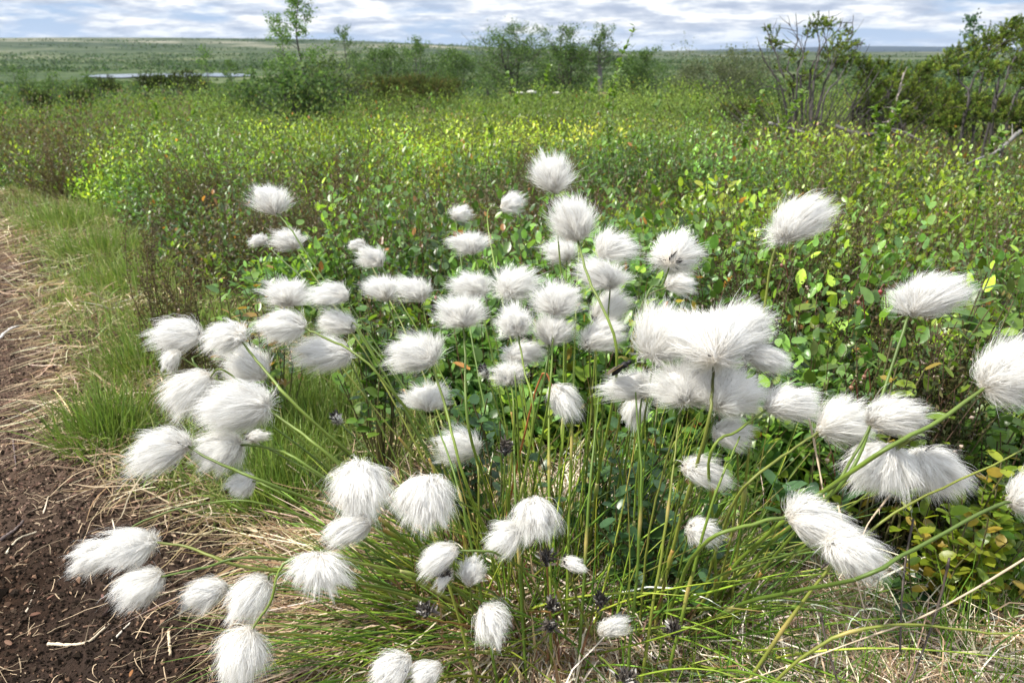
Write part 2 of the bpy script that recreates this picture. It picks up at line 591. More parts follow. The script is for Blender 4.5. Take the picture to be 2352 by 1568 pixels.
# thin fibres and straws lying about
n = 4600
x, y = path_pts(n, edge=0.10, power=1.4)
near_edge = 1 - sstep(0.0, .25, path_edge(y) - x)
k = rng.random(n) < (.35 + .65 * near_edge)
x, y = x[k], y[k]; n = len(x)
L = rng.lognormal(-3.9, .5, n)
th = rng.random(n) * 2 * pi
K = 6
tt = np.linspace(0, 1, K)
cur = rng.normal(0, .7, n)
ang = th[:, None] + cur[:, None] * tt[None]
st = np.cumsum(np.stack([np.cos(ang), np.sin(ang), 0 * ang], -1), 1) * (L / K)[:, None, None]
pts = np.stack([x, y, path_z(x, y) + .003], -1)[:, None] + st
pts[..., 2] = path_z(pts[..., 0], pts[..., 1]) + .0015 + .004 * rng.random((n, 1)) * np.sin(tt * pi)[None]
wd = np.repeat(rng.uniform(.0004, .0011, n)[:, None], K, 1)
cc = np.array([.45, .34, .22]) * rng.uniform(.35, 1.2, (n, 1))
strips(b, pts, wd, norm(np.cross(np.stack([np.cos(th), np.sin(th), 0 * th], -1), np.tile([0, 0, 1.], (n, 1))) + [0, 0, .2]), cc)
tag(link_mesh('leaf_litter', b, M_chip), 'small tan and reddish leaf flakes and fibres strewn on the peat', 'litter', kind='stuff')

# ------------------------------------------------------------------ grasses
def blades(buf, org, head, elev, L, wid, droop, col, K=7, wob=.05, gclamp=None, tipcol=None):
    n = len(org)
    tt = np.linspace(0, 1, K)[None, :, None]
    d0 = np.stack([np.cos(head) * np.cos(elev), np.sin(head) * np.cos(elev), np.sin(elev)], -1)[:, None, :]
    pts = org[:, None, :] + d0 * L[:, None, None] * tt
    pts = pts + np.array([0, 0, -1.]) * (droop * L)[:, None, None] * tt ** 2
    w1 = rand_unit(n)[:, None, :] * (wob * L)[:, None, None] * np.sin(tt * pi * rng.uniform(.8, 2.2, (n, 1, 1)))
    pts = pts + w1
    if gclamp is not None:
        lay = rng.random((n, 1)) * gclamp
        g = terrain(pts[..., 0], pts[..., 1]) + .004 + lay * (1 - .6 * tt[..., 0])
        pts[..., 2] = np.maximum(pts[..., 2], g)
    prof = np.array([.8, 1, 1, .95, .8, .55, .12]) if K == 7 else np.linspace(1, .15, K)
    side = norm(np.cross(d0[:, 0], rand_unit(n)))
    cc = np.repeat(col[:, None, :], K, 1)
    if tipcol is not None:
        m = (np.linspace(0, 1, K) ** 3)[None, :, None]
        cc = cc * (1 - m) + tipcol[:, None, :] * m
    strips(buf, pts, wid[:, None] * prof[None], side, cc)


def pick(palette, n, jit=.22, r=rng):
    p = np.array(palette, float)
    return p[r.integers(0, len(p), n)] * r.lognormal(0, jit, (n, 1)) * r.lognormal(0, .06, (n, 3))


GREEN_G = [(.19, .26, .07), (.25, .31, .10), (.14, .22, .05), (.30, .33, .14)]
STRAW = [(.46, .37, .22), (.36, .27, .15), (.55, .47, .32), (.28, .20, .11)]
STRAW_P = [(.72, .64, .50), (.60, .51, .37), (.80, .74, .60), (.46, .35, .23), (.36, .25, .16)]

# band of grass between path and shrubs
def grass_zone(n):
    y = .42 + 3.6 * rng.random(n) ** 1.7
    x = rng.uniform(-1, 1, n) * (.35 + .75 * y)
    pe = path_edge(y)
    inb = inpoly(x, y, BPOLY)
    # distance past the shrubs edge tolerated a little
    ok = (x > pe - .015) & ~inb & (x > -0.85 * y - .15) & (x < .15 + .2 * y)
    ok &= ~((x > -.12) & (y < .62))
    return x[ok], y[ok]


b = Buf()
x, y = grass_zone(150000)
tuft = fbm(x * 7, y * 7, 41)
k = rng.random(len(x)) < (sstep(.34, .56, tuft) * .62 + .28) * sstep(-.02, .07, x - path_edge(y))
x, y = x[k], y[k]; tuft = tuft[k]; n = len(x)
print('green blades', n)
ex = x - path_edge(y)
L = rng.uniform(.045, .12, n) * (.55 + .45 * sstep(0, .22, ex))
lean = pi + rng.normal(0, 1.6, n)
org = np.stack([x, y, terrain(x, y)], -1)
blades(b, org, lean, radians(90) - np.abs(rng.normal(0, .5, n)), L, rng.uniform(.0009, .0018, n) * (1 + .35 * y), rng.uniform(.1, .65, n), pick(GREEN_G, n), gclamp=.01,
       tipcol=pick([(.20, .22, .06), (.3, .26, .1)], n))
# dense dark green tufts seen at left centre
for (px, py, r_, m_) in [(225, 985, .06, 500), (270, 960, .05, 400), (590, 905, .07, 800), (700, 960, .09, 1300), (620, 1000, .07, 700), (330, 830, .08, 600), (640, 1100, .06, 900), (160, 500, .14, 900), (780, 870, .07, 700), (290, 640, .10, 700), (420, 740, .09, 600), (230, 560, .12, 800)]:
    c0 = G(px, py, 0.03)
    a_ = rng.random(m_) * 2 * pi; q = r_ * rng.random(m_) ** .7
    org = np.stack([c0[0] + q * np.cos(a_), c0[1] + q * np.sin(a_), 0 * a_], -1)
    blades(b, org, a_ + rng.normal(0, .5, m_), pi / 2 - q / r_ * .9 * rng.random(m_), rng.uniform(.05, .13, m_), rng.uniform(.001, .0018, m_), rng.uniform(.1, .5, m_), pick([(.15, .22, .045), (.20, .27, .065), (.11, .17, .035)], m_), gclamp=.008)
tag(link_mesh('grass', b, M_grass), 'fine green grass growing along the edge of the peat path', 'grass', kind='stuff')

b = Buf()
x, y = grass_zone(90000)
ex = x - path_edge(y)
d_ = fbm(x * 5, y * 5, 55)
k = rng.random(len(x)) < .12 + .50 * np.maximum(1 - sstep(.0, .12, ex), sstep(.46, .58, d_))
x, y = x[k], y[k]; n = len(x)
print('dry blades', n)
org = np.stack([x, y, terrain(x, y) + rng.random(n) * .015], -1)
head = pi + .5 + rng.normal(0, 1.3, n)
blades(b, org, head, np.abs(rng.normal(.15, .35, n)), rng.uniform(.04, .13, n), rng.uniform(.0008, .0016, n) * (1 + .3 * y), rng.uniform(.1, .5, n), pick(STRAW, n), gclamp=.035, wob=.09)
tag(link_mesh('dry_grass', b, M_straw), 'matted dry straw-coloured grass between green tufts beside the path', 'dry grass', kind='stuff')

# thatch of the tussock
b = Buf()
n = 15000
a_ = rng.random(n) * 2 * pi; q = .02 + .26 * rng.random(n) ** .75
org = np.stack([TUS[0] + q * np.cos(a_) * 1.15, TUS[1] + q * np.sin(a_) * .85, .02 + .05 * np.exp(-(q / .1) ** 2) * rng.random(n)], -1)
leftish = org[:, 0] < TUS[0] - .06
kp = org[:, 0] > path_edge(org[:, 1]) + .045
org, a_, q, leftish = org[kp], a_[kp], q[kp], leftish[kp]; n = len(org)
head = a_ + rng.normal(0, .75, n)
col = pick(STRAW_P, n)
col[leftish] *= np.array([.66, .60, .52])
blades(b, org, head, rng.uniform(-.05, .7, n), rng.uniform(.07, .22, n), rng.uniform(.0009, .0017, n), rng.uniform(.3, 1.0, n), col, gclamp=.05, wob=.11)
# upright old leaves in the heart of the tussock
n = 900
a_ = rng.random(n) * 2 * pi; q = .1 * rng.random(n) ** .6
org = np.stack([TUS[0] + q * np.cos(a_) * 1.4, TUS[1] + q * np.sin(a_), .02 + 0 * q], -1)
blades(b, org, a_, pi / 2 - rng.random(n) * .6, rng.uniform(.05, .13, n), rng.uniform(.0014, .0028, n), rng.uniform(0, .4, n), pick([(.30, .17, .09), (.42, .28, .17), (.22, .11, .06), (.5, .38, .25)], n), wob=.06)
# pale straw carpet lower right
n = 24000
x = rng.uniform(.05, .75, n); y = rng.uniform(.22, .78, n)
k = (~inpoly(x, y, BPOLY)) & (x < .85 * y + .12)
x, y = x[k], y[k]; n = len(x)
org = np.stack([x, y, .005 + .045 * rng.random(n)], -1)
blades(b, org, rng.normal(.9, 1.4, n), rng.uniform(-.1, .8, n), rng.uniform(.06, .17, n), rng.uniform(.0009, .0018, n), rng.uniform(.2, .9, n), pick(STRAW_P, n, .28), gclamp=.06, wob=.14)
# left apron of thatch reaching over the peat
n = 3600
x = rng.uniform(-.42, .1, n); y = rng.uniform(.25, .62, n)
k = x > path_edge(y) + .01 + .05 * rng.random(n)
x, y = x[k], y[k]; n = len(x)
org = np.stack([x, y, .004 + .02 * rng.random(n)], -1)
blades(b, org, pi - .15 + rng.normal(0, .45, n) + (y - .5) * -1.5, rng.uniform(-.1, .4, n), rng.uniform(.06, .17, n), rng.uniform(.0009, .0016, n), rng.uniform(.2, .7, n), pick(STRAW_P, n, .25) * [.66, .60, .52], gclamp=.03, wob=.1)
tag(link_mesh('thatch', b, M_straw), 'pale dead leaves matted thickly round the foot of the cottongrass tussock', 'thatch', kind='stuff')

# green leaves of the tussock
b = Buf()
GSED = [(.12, .21, .02), (.17, .26, .025), (.085, .16, .018), (.24, .30, .035), (.06, .125, .016)]


def sedge(n, a, spread, q0, L0, L1, e0, e1, dr0, dr1, wid=(.0011, .0021)):
    aa_ = a + rng.normal(0, spread, n)
    q = q0 * rng.random(n) ** .6
    th = rng.random(n) * 2 * pi
    org = np.stack([TUS[0] + q * np.cos(th) * 1.5 + .03 * np.cos(aa_), TUS[1] + q * np.sin(th) + .02 * np.sin(aa_), .015 + 0 * q], -1)
    L = rng.uniform(L0, L1, n)
    el = rng.uniform(e0, e1, n)
    K = 9
    tt = np.linspace(0, 1, K)[None, :, None]
    d0 = np.stack([np.cos(aa_) * np.cos(el), np.sin(aa_) * np.cos(el), np.sin(el)], -1)[:, None]
    pts = org[:, None] + d0 * L[:, None, None] * tt - np.array([0, 0, 1.]) * (rng.uniform(dr0, dr1, n) * L)[:, None, None] * tt ** 2
    pts += rand_unit(n)[:, None] * (.035 * L)[:, None, None] * np.sin(tt * pi)
    pts[..., 2] = np.maximum(pts[..., 2], .012 + .03 * rng.random((n, 1)))
    rad = rng.uniform(*wid, n)[:, None] * .5 * np.array([.9, 1, 1, 1, .95, .85, .7, .5, .15])[None]
    c0 = pick(GSED, n, .2)
    cc = np.repeat(c0[:, None], K, 1)
    kk = rng.random(n) < .2
    tip = (np.linspace(0, 1, K) ** 4)[None, :, None]
    cc[kk] = cc[kk] * (1 - tip) + np.array([.30, .20, .07]) * tip
    kk = rng.random(n) < .10
    bs = (np.linspace(1, 0, K) ** 3)[None, :, None]
    cc[kk] = cc[kk] * (1 - bs) + np.array([.34, .16, .05]) * bs
    tubes(b, pts, rad, cc, 4)


sedge(150, pi / 2, .9, .10, .12, .28, 1.15, 1.55, 0, .15)          # upright, back
sedge(130, .6, .5, .09, .16, .30, .65, 1.35, 0, .3)               # to the right
sedge(310, pi, .42, .09, .16, .30, .15, .95, .05, .4, (.0014, .0025))           # flat to the left
sedge(220, -pi * .82, .4, .09, .14, .28, .1, .8, .1, .4, (.0015, .0027))
sedge(240, -.35, .6, .10, .15, .32, .15, 1.0, .1, .4, (.0015, .0027))
sedge(180, -pi / 2, .7, .10, .10, .2, .3, 1.1, .1, .5, (.0015, .0026))
tag(link_mesh('sedge_leaves', b, M_stem), 'thin green leaves fanning out of the cottongrass tussock', 'sedge leaves', kind='stuff')

# fresh green blades lower right
b = Buf()
n = 9000
x = rng.uniform(.10, .8, n); y = rng.uniform(.22, .72, n)
k = (~inpoly(x, y, BPOLY)) & (x < .85 * y + .15) & (rng.random(n) < .35 + .65 * sstep(.35, .55, fbm(x * 8, y * 8, 71) + .35 * (x - .3)))
x, y = x[k], y[k]; n = len(x)
blades(b, np.stack([x, y, 0 * x], -1), rng.normal(.9, 1.1, n), rng.uniform(.7, 1.5, n), rng.uniform(.07, .17, n), rng.uniform(.0009, .0017, n), rng.uniform(0, .4, n), pick([(.12, .21, .03), (.17, .27, .04), (.08, .16, .022)], n))
tag(link_mesh('grass', b, M_grass), 'short dark green blades pushing up through the pale straw at lower right', 'grass', kind='stuff')

# ------------------------------------------------------------------ bilberry and bog bilberry cover
def cover_h(x, y):
    r = np.sqrt(x * x + y * y)
    h = .11 + .15 * (fbm(x * 2.6, y * 2.6, 61)) + .09 * (fbm(x * 8, y * 8, 62, 2) - .5)
    h = h + .16 * sstep(2.2, 5, r) * (fbm(x * 1.3, y * 1.3, 64) - .45) + .10 * sstep(6, 11, r) * (fbm(x * .5, y * .5, 66) - .3)
    return h


def edge_mask(x, y, d):
    m = np.ones(len(x), bool)
    for dx, dy in ((-d, -d * .6), (d, -d), (0, -d * 1.3), (-d, 0)):
        m &= inpoly(x + dx, y + dy, BPOLY)
    return ~m


def sprigs(buf, bst, x, y, h, nl, ls, lod, palette_idx, wid=.62, stem=True, tip_prob=.022, topfrac=.6, lean=None, tone=None):
    """upright leafy shoots: x,y,h [N]; nl leaves per shoot; ls leaf size"""
    n = len(x)
    z0 = terrain(x, y)
    lean = rng.normal(0, .22, (n, 2)) if lean is None else lean
    K = 5
    tt = np.linspace(0, 1, K)
    top = np.stack([x + lean[:, 0] * h, y + lean[:, 1] * h, z0 + h], -1)
    bot = np.stack([x, y, z0], -1)
    mid = (top + bot) / 2 + rng.normal(0, .05, (n, 3)) * h[:, None]

    def at(s):
        s = s[..., None]
        return (1 - s) ** 2 * bot[:, None] + 2 * s * (1 - s) * mid[:, None] + s ** 2 * top[:, None]
    if stem:
        pts = at(np.tile(tt, (n, 1)))
        cst = np.array([(.10, .13, .03), (.13, .07, .04), (.07, .05, .03)])[rng.integers(0, 3, n)]
        tubes(bst, pts, np.linspace(1, .5, K)[None] * rng.uniform(.0006, .0011, n)[:, None], cst, 3)
    s = 1 - (topfrac if np.isscalar(topfrac) else topfrac[:, None]) * (np.arange(nl)[None] + rng.random((n, nl))) / nl
    p = at(s)
    phi = (np.arange(nl) * 2.6)[None] + rng.random((n, 1)) * 6.28 + rng.normal(0, .4, (n, nl))
    el = rng.normal(.62, .40, (n, nl)) + .8 * (s - .6)
    d = np.stack([np.cos(phi) * np.cos(el), np.sin(phi) * np.cos(el), np.sin(el)], -1)
    # side twig offset so leaves spread into a volume
    p = p + np.stack([np.cos(phi), np.sin(phi), 0 * phi + .3], -1) * (rng.random((n, nl, 1)) ** 1.5) * (ls * 1.5 if np.isscalar(ls) else (ls * 1.5)[:, None, None])
    nm = norm(np.stack([-np.cos(phi) * np.sin(el), -np.sin(phi) * np.sin(el), np.cos(el)], -1) + rng.normal(0, .33, (n, nl, 3)))
    size = (ls if np.isscalar(ls) else ls[:, None]) * rng.uniform(.6, 1.15, (n, nl)) * (1 - .25 * (s > .93))
    PAL = np.array([(.145, .245, .032), (.195, .295, .038), (.105, .20, .055), (.215, .29, .040), (.10, .165, .036), (.26, .22, .05), (.12, .10, .048), (.098, .145, .038), (.118, .165, .042)])
    cc = PAL[palette_idx][:, None, :] * rng.lognormal(0, .12, (n, 1, 1)) * (1 if tone is None else tone[:, None, None]) * rng.lognormal(0, .14, (n, nl, 1)) * rng.lognormal(0, .05, (n, nl, 3))
    young = (s > .82)
    cc = np.where(young[..., None] & (palette_idx != 6)[:, None, None], cc * np.array([1.32, 1.25, .95]), cc)
    ty = rng.random((n, nl)) < tip_prob * (s > .8)
    cc[ty] = np.array([.34, .16, .05]) * rng.lognormal(0, .2, (ty.sum(), 1))
    leaves(buf, p.reshape(-1, 3), d.reshape(-1, 3), nm.reshape(-1, 3), size.ravel(), np.clip(cc.reshape(-1, 3), 0, .8), lod, wid)


def scatter_bil(n, r0, r1, fan=.80):
    r = np.sqrt(r0 ** 2 + (r1 ** 2 - r0 ** 2) * rng.random(n))
    a = rng.uniform(-fan, fan, n)
    x, y = r * np.sin(a), r * np.cos(a)
    k = inpoly(x + .02 * rng.normal(size=n), y + .02 * rng.normal(size=n), BPOLY)
    return x[k], y[k]


def kinds(x, y):
    """species patches -> colour index"""
    n = len(x)
    a = fbm(x * 1.7, y * 1.7, 81); c = fbm(x * 3.1 + 5, y * 3.1, 83); u = rng.random(n)
    j = rng.random(n) - .5
    k = np.where(a + .22 * j > .56, 3, np.where(a + .26 * j > .44, 0, 2))
    k = np.where((k == 0) & (u > .5), 1, k)
    k = np.where((c > .60) & (u > .35), 4, k)
    k = np.where(u > .992, 5, k)
    r = np.sqrt(x * x + y * y)
    # deep blue-green bog bilberry behind the tussock
    db = np.exp(-(((x - .12) / .25) ** 2 + ((y - .78) / .16) ** 2))
    k = np.where((rng.random(n) < db * 1.4) & (k != 2), np.where(u > .4, 2, 4), k)
    brown = fbm(x * .9, y * 1.3, 88)
    k = np.where((brown + .20 * j > .615) & (r > 1.25) & (r < 7), 6, k)
    far = sstep(2.6, 6.0, r + 1.2 * j)
    k = np.where((rng.random(n) < far * .97) & (k != 6), np.where(a + .1 * j > .55, 8, 7), k)
    return k


def plants(npl, r0, r1, R0, R1, per, fan=.80, hk=1.0):
    """small bushes: each a mound of shoots that share height and tone"""
    cx_, cy_ = scatter_bil(npl, r0, r1, fan)
    n = len(cx_)
    R_ = rng.uniform(R0, R1, n)
    Hc = cover_h(cx_, cy_) * rng.lognormal(-.04, .42, n) * hk
    kc = kinds(cx_, cy_)
    tone = rng.lognormal(-.08, .38, n)
    cnt = np.maximum((per * (R_ / R1) ** 2 * rng.uniform(.7, 1.3, n)).astype(int), 4)
    pi_ = np.repeat(np.arange(n), cnt)
    q = rng.random(len(pi_)) ** .5; a = rng.random(len(pi_)) * 2 * pi
    x = cx_[pi_] + q * R_[pi_] * np.cos(a); y = cy_[pi_] + q * R_[pi_] * np.sin(a)
    h = Hc[pi_] * np.sqrt(1 - .86 * q ** 2) * rng.uniform(.78, 1.10, len(pi_))
    tall = rng.random(len(pi_)) < .06
    h[tall] *= 1.25
    h = np.minimum(h, .27 + .03 * rng.random(len(h)) + .03 * np.sqrt(x * x + y * y) * (r0 > 4))
    lean = np.stack([np.cos(a), np.sin(a)], -1) * (q * .38)[:, None] + rng.normal(0, .13, (len(pi_), 2))
    k = kc[pi_]
    sw = rng.random(len(pi_)) < .12
    k = np.where(sw, kinds(x, y), k)
    ok = inpoly(x - .01, y - .01, BPOLY)
    return x[ok], y[ok], h[ok], k[ok], lean[ok], tone[pi_][ok]


bl, bs = Buf(), Buf()
x, y, h, kk, ln_, tn = plants(900, .38, 1.7, .05, .11, 24)
h = h * np.where(edge_mask(x, y, .07), .62, 1)
h = h * (1 - .45 * np.exp(-(((x - .12) / .22) ** 2 + ((y - .78) / .16) ** 2)))
print('near sprigs', len(x))
sz = np.choose(kk, [.0215, .0215, .022, .0215, .0165, .021, .008, .0215, .0215]) * rng.uniform(.8, 1.25, len(x))
sprigs(bl, bs, x, y, h, 13, sz, 0, kk, topfrac=np.where(edge_mask(x, y, .09), .95, .66), lean=ln_, tone=tn)
x, y, h, kk, ln_, tn = plants(1350, 1.6, 4.8, .11, .30, 72)
h = h * np.where(edge_mask(x, y, .10), .5, np.where(edge_mask(x, y, .22), .75, 1))
print('mid sprigs', len(x))
sprigs(bl, bs, x, y, h, 12, .0195 * rng.uniform(.8, 1.3, len(x)) * np.where(kk == 6, .55, 1), 1, kk, topfrac=np.where(edge_mask(x, y, .2), .97, .70), lean=ln_, tone=tn, wid=.52)
tag(link_mesh('bilberry', bl, M_leaf), 'dense bilberry leaves, green to yellow, carpeting the heath behind the cottongrass', 'bilberry cover', kind='stuff')
tag(link_mesh('bilberry_stems', bs, M_stem), 'thin green and brown stems under the bilberry leaves', 'bilberry stems', kind='stuff')
bl, bs = Buf(), Buf()
x, y, h, kk, ln_, tn = plants(2300, 4.5, 15, .22, .65, 54, .74, 1.25)
print('far sprigs', len(x))
sprigs(bl, bs, x, y, h, 10, .027 * (1 + .05 * np.sqrt(x * x + y * y)), 2, kk, stem=False, topfrac=.8, tip_prob=.01, wid=.5, lean=ln_, tone=tn)
tag(link_mesh('heath', bl, M_farleaf), 'low green and brownish heath cover rolling away to the birches', 'heath cover', kind='stuff')

# heath and scrub further out, down into the valley
bl = Buf()
n = 60000
r = np.exp(rng.uniform(np.log(13), np.log(420), n)); a = rng.uniform(-.72, .72, n)
x, y = r * np.sin(a), r * np.cos(a)
cl = fbm(x * .35 / (1 + r * .02), y * .35 / (1 + r * .02), 91)
k = rng.random(n) < sstep(.3, .62, cl)
k &= ~((r > 360) & (a < -.2))
x, y, r, cl = x[k], y[k], r[k], cl[k]; n = len(x)
hh = (.25 + 1.3 * sstep(.45, .7, cl) * sstep(15, 60, r) * np.where(np.arctan2(x, y) < -.2, .35, np.where(np.arctan2(x, y) > .08, .5, .9))) * rng.uniform(.3, 1, n)
org = np.stack([x, y, terrain(x, y) + hh * rng.random(n)], -1)[:, None] + rng.normal(0, 1, (n, 7, 3)) * (hh * .3)[:, None, None] * [1.2, 1.2, .55]
sz = np.repeat((.05 + .0035 * r)[:, None], 7, 1) * rng.uniform(.5, 1.2, (n, 7))
cc = np.repeat(pick([(.075, .125, .04), (.10, .15, .05), (.06, .10, .04), (.13, .17, .07)], n)[:, None], 7, 1) * rng.lognormal(0, .15, (n, 7, 1))
leaves(bl, org.reshape(-1, 3), rand_unit(n * 7), norm(rand_unit(n * 7) + [0, 0, .7]), sz.ravel(), cc.reshape(-1, 3), 2, .9)
n = 30000
r = np.exp(rng.uniform(np.log(430), np.log(2500), n)); a = rng.uniform(-.72, .72, n)
x, y = r * np.sin(a), r * np.cos(a)
cl = fbm(x * .006, y * .006, 95, 5); cl2 = fbm(x * .02, y * .012, 97, 4)
k = (cl * .55 + cl2 * .45 > .47 + .10 * sstep(700, 1900, r)) & ~((r < 560) & (a < -.2))
x, y, r = x[k], y[k], r[k]; n = len(x)
m = 3
org = np.stack([x, y, terrain(x, y) + 1.2], -1)[:, None] + rng.normal(0, 1, (n, m, 3)) * (1.2 + .0022 * r)[:, None, None] * [2.4, 2.4, .16]
sz = np.repeat((1.3 + .0013 * r)[:, None], m, 1) * rng.uniform(.6, 1.2, (n, m))
cc = np.repeat(pick([(.05, .085, .03), (.065, .10, .04), (.04, .068, .028)], n)[:, None], m, 1)
leaves(bl, org.reshape(-1, 3), rand_unit(n * m) * [1, 1, .6], norm(rand_unit(n * m) + [0, -.4, .7]), sz.ravel(), cc.reshape(-1, 3), 2, .9)
tag(link_mesh('scrub', bl, M_farleaf), 'far-off birch and willow scrub covering the valley floor', 'scrub', kind='stuff')

# ------------------------------------------------------------------ woody plants
def catmull(pts, n):
    pts = np.asarray(pts, float)
    p = np.vstack([2 * pts[0] - pts[1], pts, 2 * pts[-1] - pts[-2]])
    m = len(pts) - 1
    s = np.linspace(0, m - 1e-6, n)
    i = s.astype(int); t = (s - i)[:, None]
    a, b_, c_, d_ = p[i], p[i + 1], p[i + 2], p[i + 3]
    return .5 * (2 * b_ + (c_ - a) * t + (2 * a - 5 * b_ + 4 * c_ - d_) * t ** 2 + (-a + 3 * b_ - 3 * c_ + d_) * t ** 3)


def birch(px, ytop, ybase, t, wpx, label, name='birch_tree', cat='birch', stems=1, leafn=900, leaf=.03, open_=.5, pal=None, lean=0., bark=(.10, .09, .085), group='birches standing beyond the heath', low=.15, rad=None, shape=1.0, seed=None):
    r = np.random.default_rng(int(px * 7 + ytop) if seed is None else seed)
    top = P(px, ytop, t); base = P(px, ybase, t)
    base[2] = min(base[2], terrain(base[0], base[1]))
    H = top[2] - base[2]; Wd = wpx * t / F / 2
    root = thing(name, label, cat, base, group)
    bt, bc = Buf(), Buf()
    rad = rad or H * .014
    tips = []
    for s in range(stems):
        off = r.normal(0, .3, 2) * Wd if stems > 1 else np.zeros(2)
        hh = H * (1 if s == 0 else r.uniform(.65, .95))
        ctrl = [base + [off[0] * .2, off[1] * .2, -.1], base + [off[0] * .5 + r.normal() * .03 * H, off[1] * .5, hh * .35],
                base + [off[0] * .9 + lean * H * .5 + r.normal() * .03 * H, off[1], hh * .7], base + [off[0] + lean * H, off[1], hh]]
        tr = catmull(ctrl, 14)
        tubes(bt, tr[None], (rad * np.linspace(1, .12, 14))[None], np.array(bark), 7)
        nb = int(16 + 8 * open_)
        for k in range(nb):
            u = low + (1 - low) * (k + r.random()) / nb
            i = min(int(u * 13), 12)
            p0 = tr[i] + (tr[i + 1] - tr[i]) * (u * 13 - i)
            az = r.random() * 6.28
            prof = (math.sin(min(1, ((u - low) / (1 - low)) ** .8 * .9 + .12) * pi) ** .7) * shape + .12
            ln = Wd * prof * r.uniform(.55, 1.1)
            up = r.uniform(.25, .9)
            p1 = p0 + np.array([cos(az) * ln * .55, sin(az) * ln * .55, ln * .45 * up])
            p2 = p0 + np.array([cos(az) * ln, sin(az) * ln, ln * .9 * up])
            br = catmull([p0, p1, p2], 6)
            tubes(bt, br[None], (rad * .32 * (1.1 - u) * np.linspace(1, .25, 6) + rad * .03)[None], np.array(bark), 4)
            for q in range(5):
                w_ = r.uniform(.3, 1)
                j = min(int(w_ * 5), 4)
                s0 = br[j]
                dv = norm(np.array([cos(az), sin(az), .5]) + r.normal(0, .7, 3))
                tw = s0[None] + dv[None] * (np.linspace(0, 1, 4)[:, None] * ln * r.uniform(.2, .45))
                tubes(bt, tw[None], (rad * .05 * np.linspace(1, .3, 4) + .0006)[None], np.array(bark) * .8, 3)
                tips.append(tw)
    tips = np.array(tips)
    if t > 12:
        leafn = int(leafn * 2.0); leaf *= .68
    m = leafn
    ti = r.integers(0, len(tips), m)
    clump = r.random(len(tips)) ** 1.5
    keep = r.random(m) < (.35 + .65 * clump[ti]) if open_ < 1 else np.ones(m, bool)
    ti = ti[keep]; m = len(ti)
    s = r.random(m)
    p = tips[ti, 0] + (tips[ti, -1] - tips[ti, 0]) * s[:, None] + r.normal(0, 1, (m, 3)) * (Wd * .045 + leaf * .5)
    pal = pal or [(.075, .125, .035), (.055, .10, .03), (.10, .15, .045), (.045, .08, .028)]
    cc = np.array(pal)[r.integers(0, len(pal), m)] * r.lognormal(0, .18, (m, 1)) * (1.15 + .4 * clump[ti][:, None])
    leaves(bc, p, rand_unit(m, r), norm(rand_unit(m, r) + [0, 0, .5]), leaf * r.uniform(.6, 1.2, m), cc, 1 if t < 12 else 2, .85)
    link_mesh('trunk', bt, M_bark, root, base)
    link_mesh('crown', bc, M_farleaf, root, base)
    return root


OLIVE = [(.085, .12, .04), (.065, .095, .03), (.11, .14, .055), (.05, .075, .028)]
FRESH = [(.09, .16, .04), (.07, .13, .03), (.12, .19, .05)]
birch(705, -18, 215, 7.2, 150, 'slender young birch with a thin dark trunk running out of the top of the photo', leafn=5200, leaf=.019, open_=.6, pal=FRESH, low=.22, lean=.02, rad=.017, shape=.85)
birch(655, 38, 225, 9.5, 85, 'thin twiggy birch just left of the young birch that leaves the frame', leafn=2200, leaf=.02, pal=FRESH, rad=.012)
birch(798, 66, 225, 14, 90, 'pale small birch right of the young birch that leaves the frame', leafn=1500, leaf=.05)
birch(478, 112, 215, 16, 66, 'little birch standing at the right end of the lake', leafn=900, leaf=.05, pal=FRESH)
birch(540, 138, 215, 14, 60, 'low rounded birch between the lake and the tall young birch', leafn=900, leaf=.05)
birch(962, 92, 225, 26, 120, 'faint airy birch with a light crown above the reddish juniper bed', leafn=2100, leaf=.09, stems=2)
birch(880, 108, 225, 24, 120, 'leafy birch low against the fell left of the airy birch', leafn=2300, leaf=.09, stems=3, open_=1)
birch(1050, 118, 225, 25, 110, 'dull green birch between the airy birch and the dense dark birch', leafn=2200, leaf=.09, stems=3, open_=1)
birch(1178, 66, 222, 22, 175, 'dense dark birch with a pointed top, leftmost of the three standing on the skyline', leafn=9000, leaf=.075, shape=1.25, low=.05, stems=4, open_=.4, rad=.05)
birch(1302, 66, 222, 21, 155, 'dark leafy birch with a flat broad top in the middle of the skyline', leafn=8500, leaf=.075, shape=1.25, low=.05, stems=4, open_=.4, rad=.05)
birch(1378, 64, 222, 20, 90, 'open-crowned birch with two bare grey stems at its foot', leafn=2000, leaf=.065, stems=2, open_=.5, low=.45, rad=.06, bark=(.16, .15, .145))
birch(1452, 118, 222, 23, 120, 'small bushy birch right of the open-crowned birch', low=.05, leafn=3600, leaf=.08, stems=3, open_=1)
birch(1642, 122, 235, 15, 185, 'broad rounded grey-green willow bush left of the gnarled juniper', name='willow_bush', cat='willow bush', leafn=6500, leaf=.06, stems=6, open_=.3, low=.05, pal=[(.085, .10, .05), (.065, .08, .04), (.10, .115, .06)], group=None, shape=1.25)
birch(1560, 168, 235, 17, 90, 'low willow bush against the left side of the broad rounded willow', name='willow_bush', cat='willow bush', leafn=1800, leaf=.06, stems=4, open_=.4, low=.05, pal=OLIVE, group=None)
birch(2196, 44, 250, 10, 95, 'delicate blue-green birch behind the two leaning junipers', leafn=1300, leaf=.036, pal=[(.06, .11, .055), (.05, .09, .045)], low=.3, rad=.02)
birch(2262, 74, 260, 11, 70, 'second thin birch showing faintly between the junipers at right', leafn=700, leaf=.036, pal=[(.06, .11, .055), (.05, .09, .045)], low=.3, rad=.018)
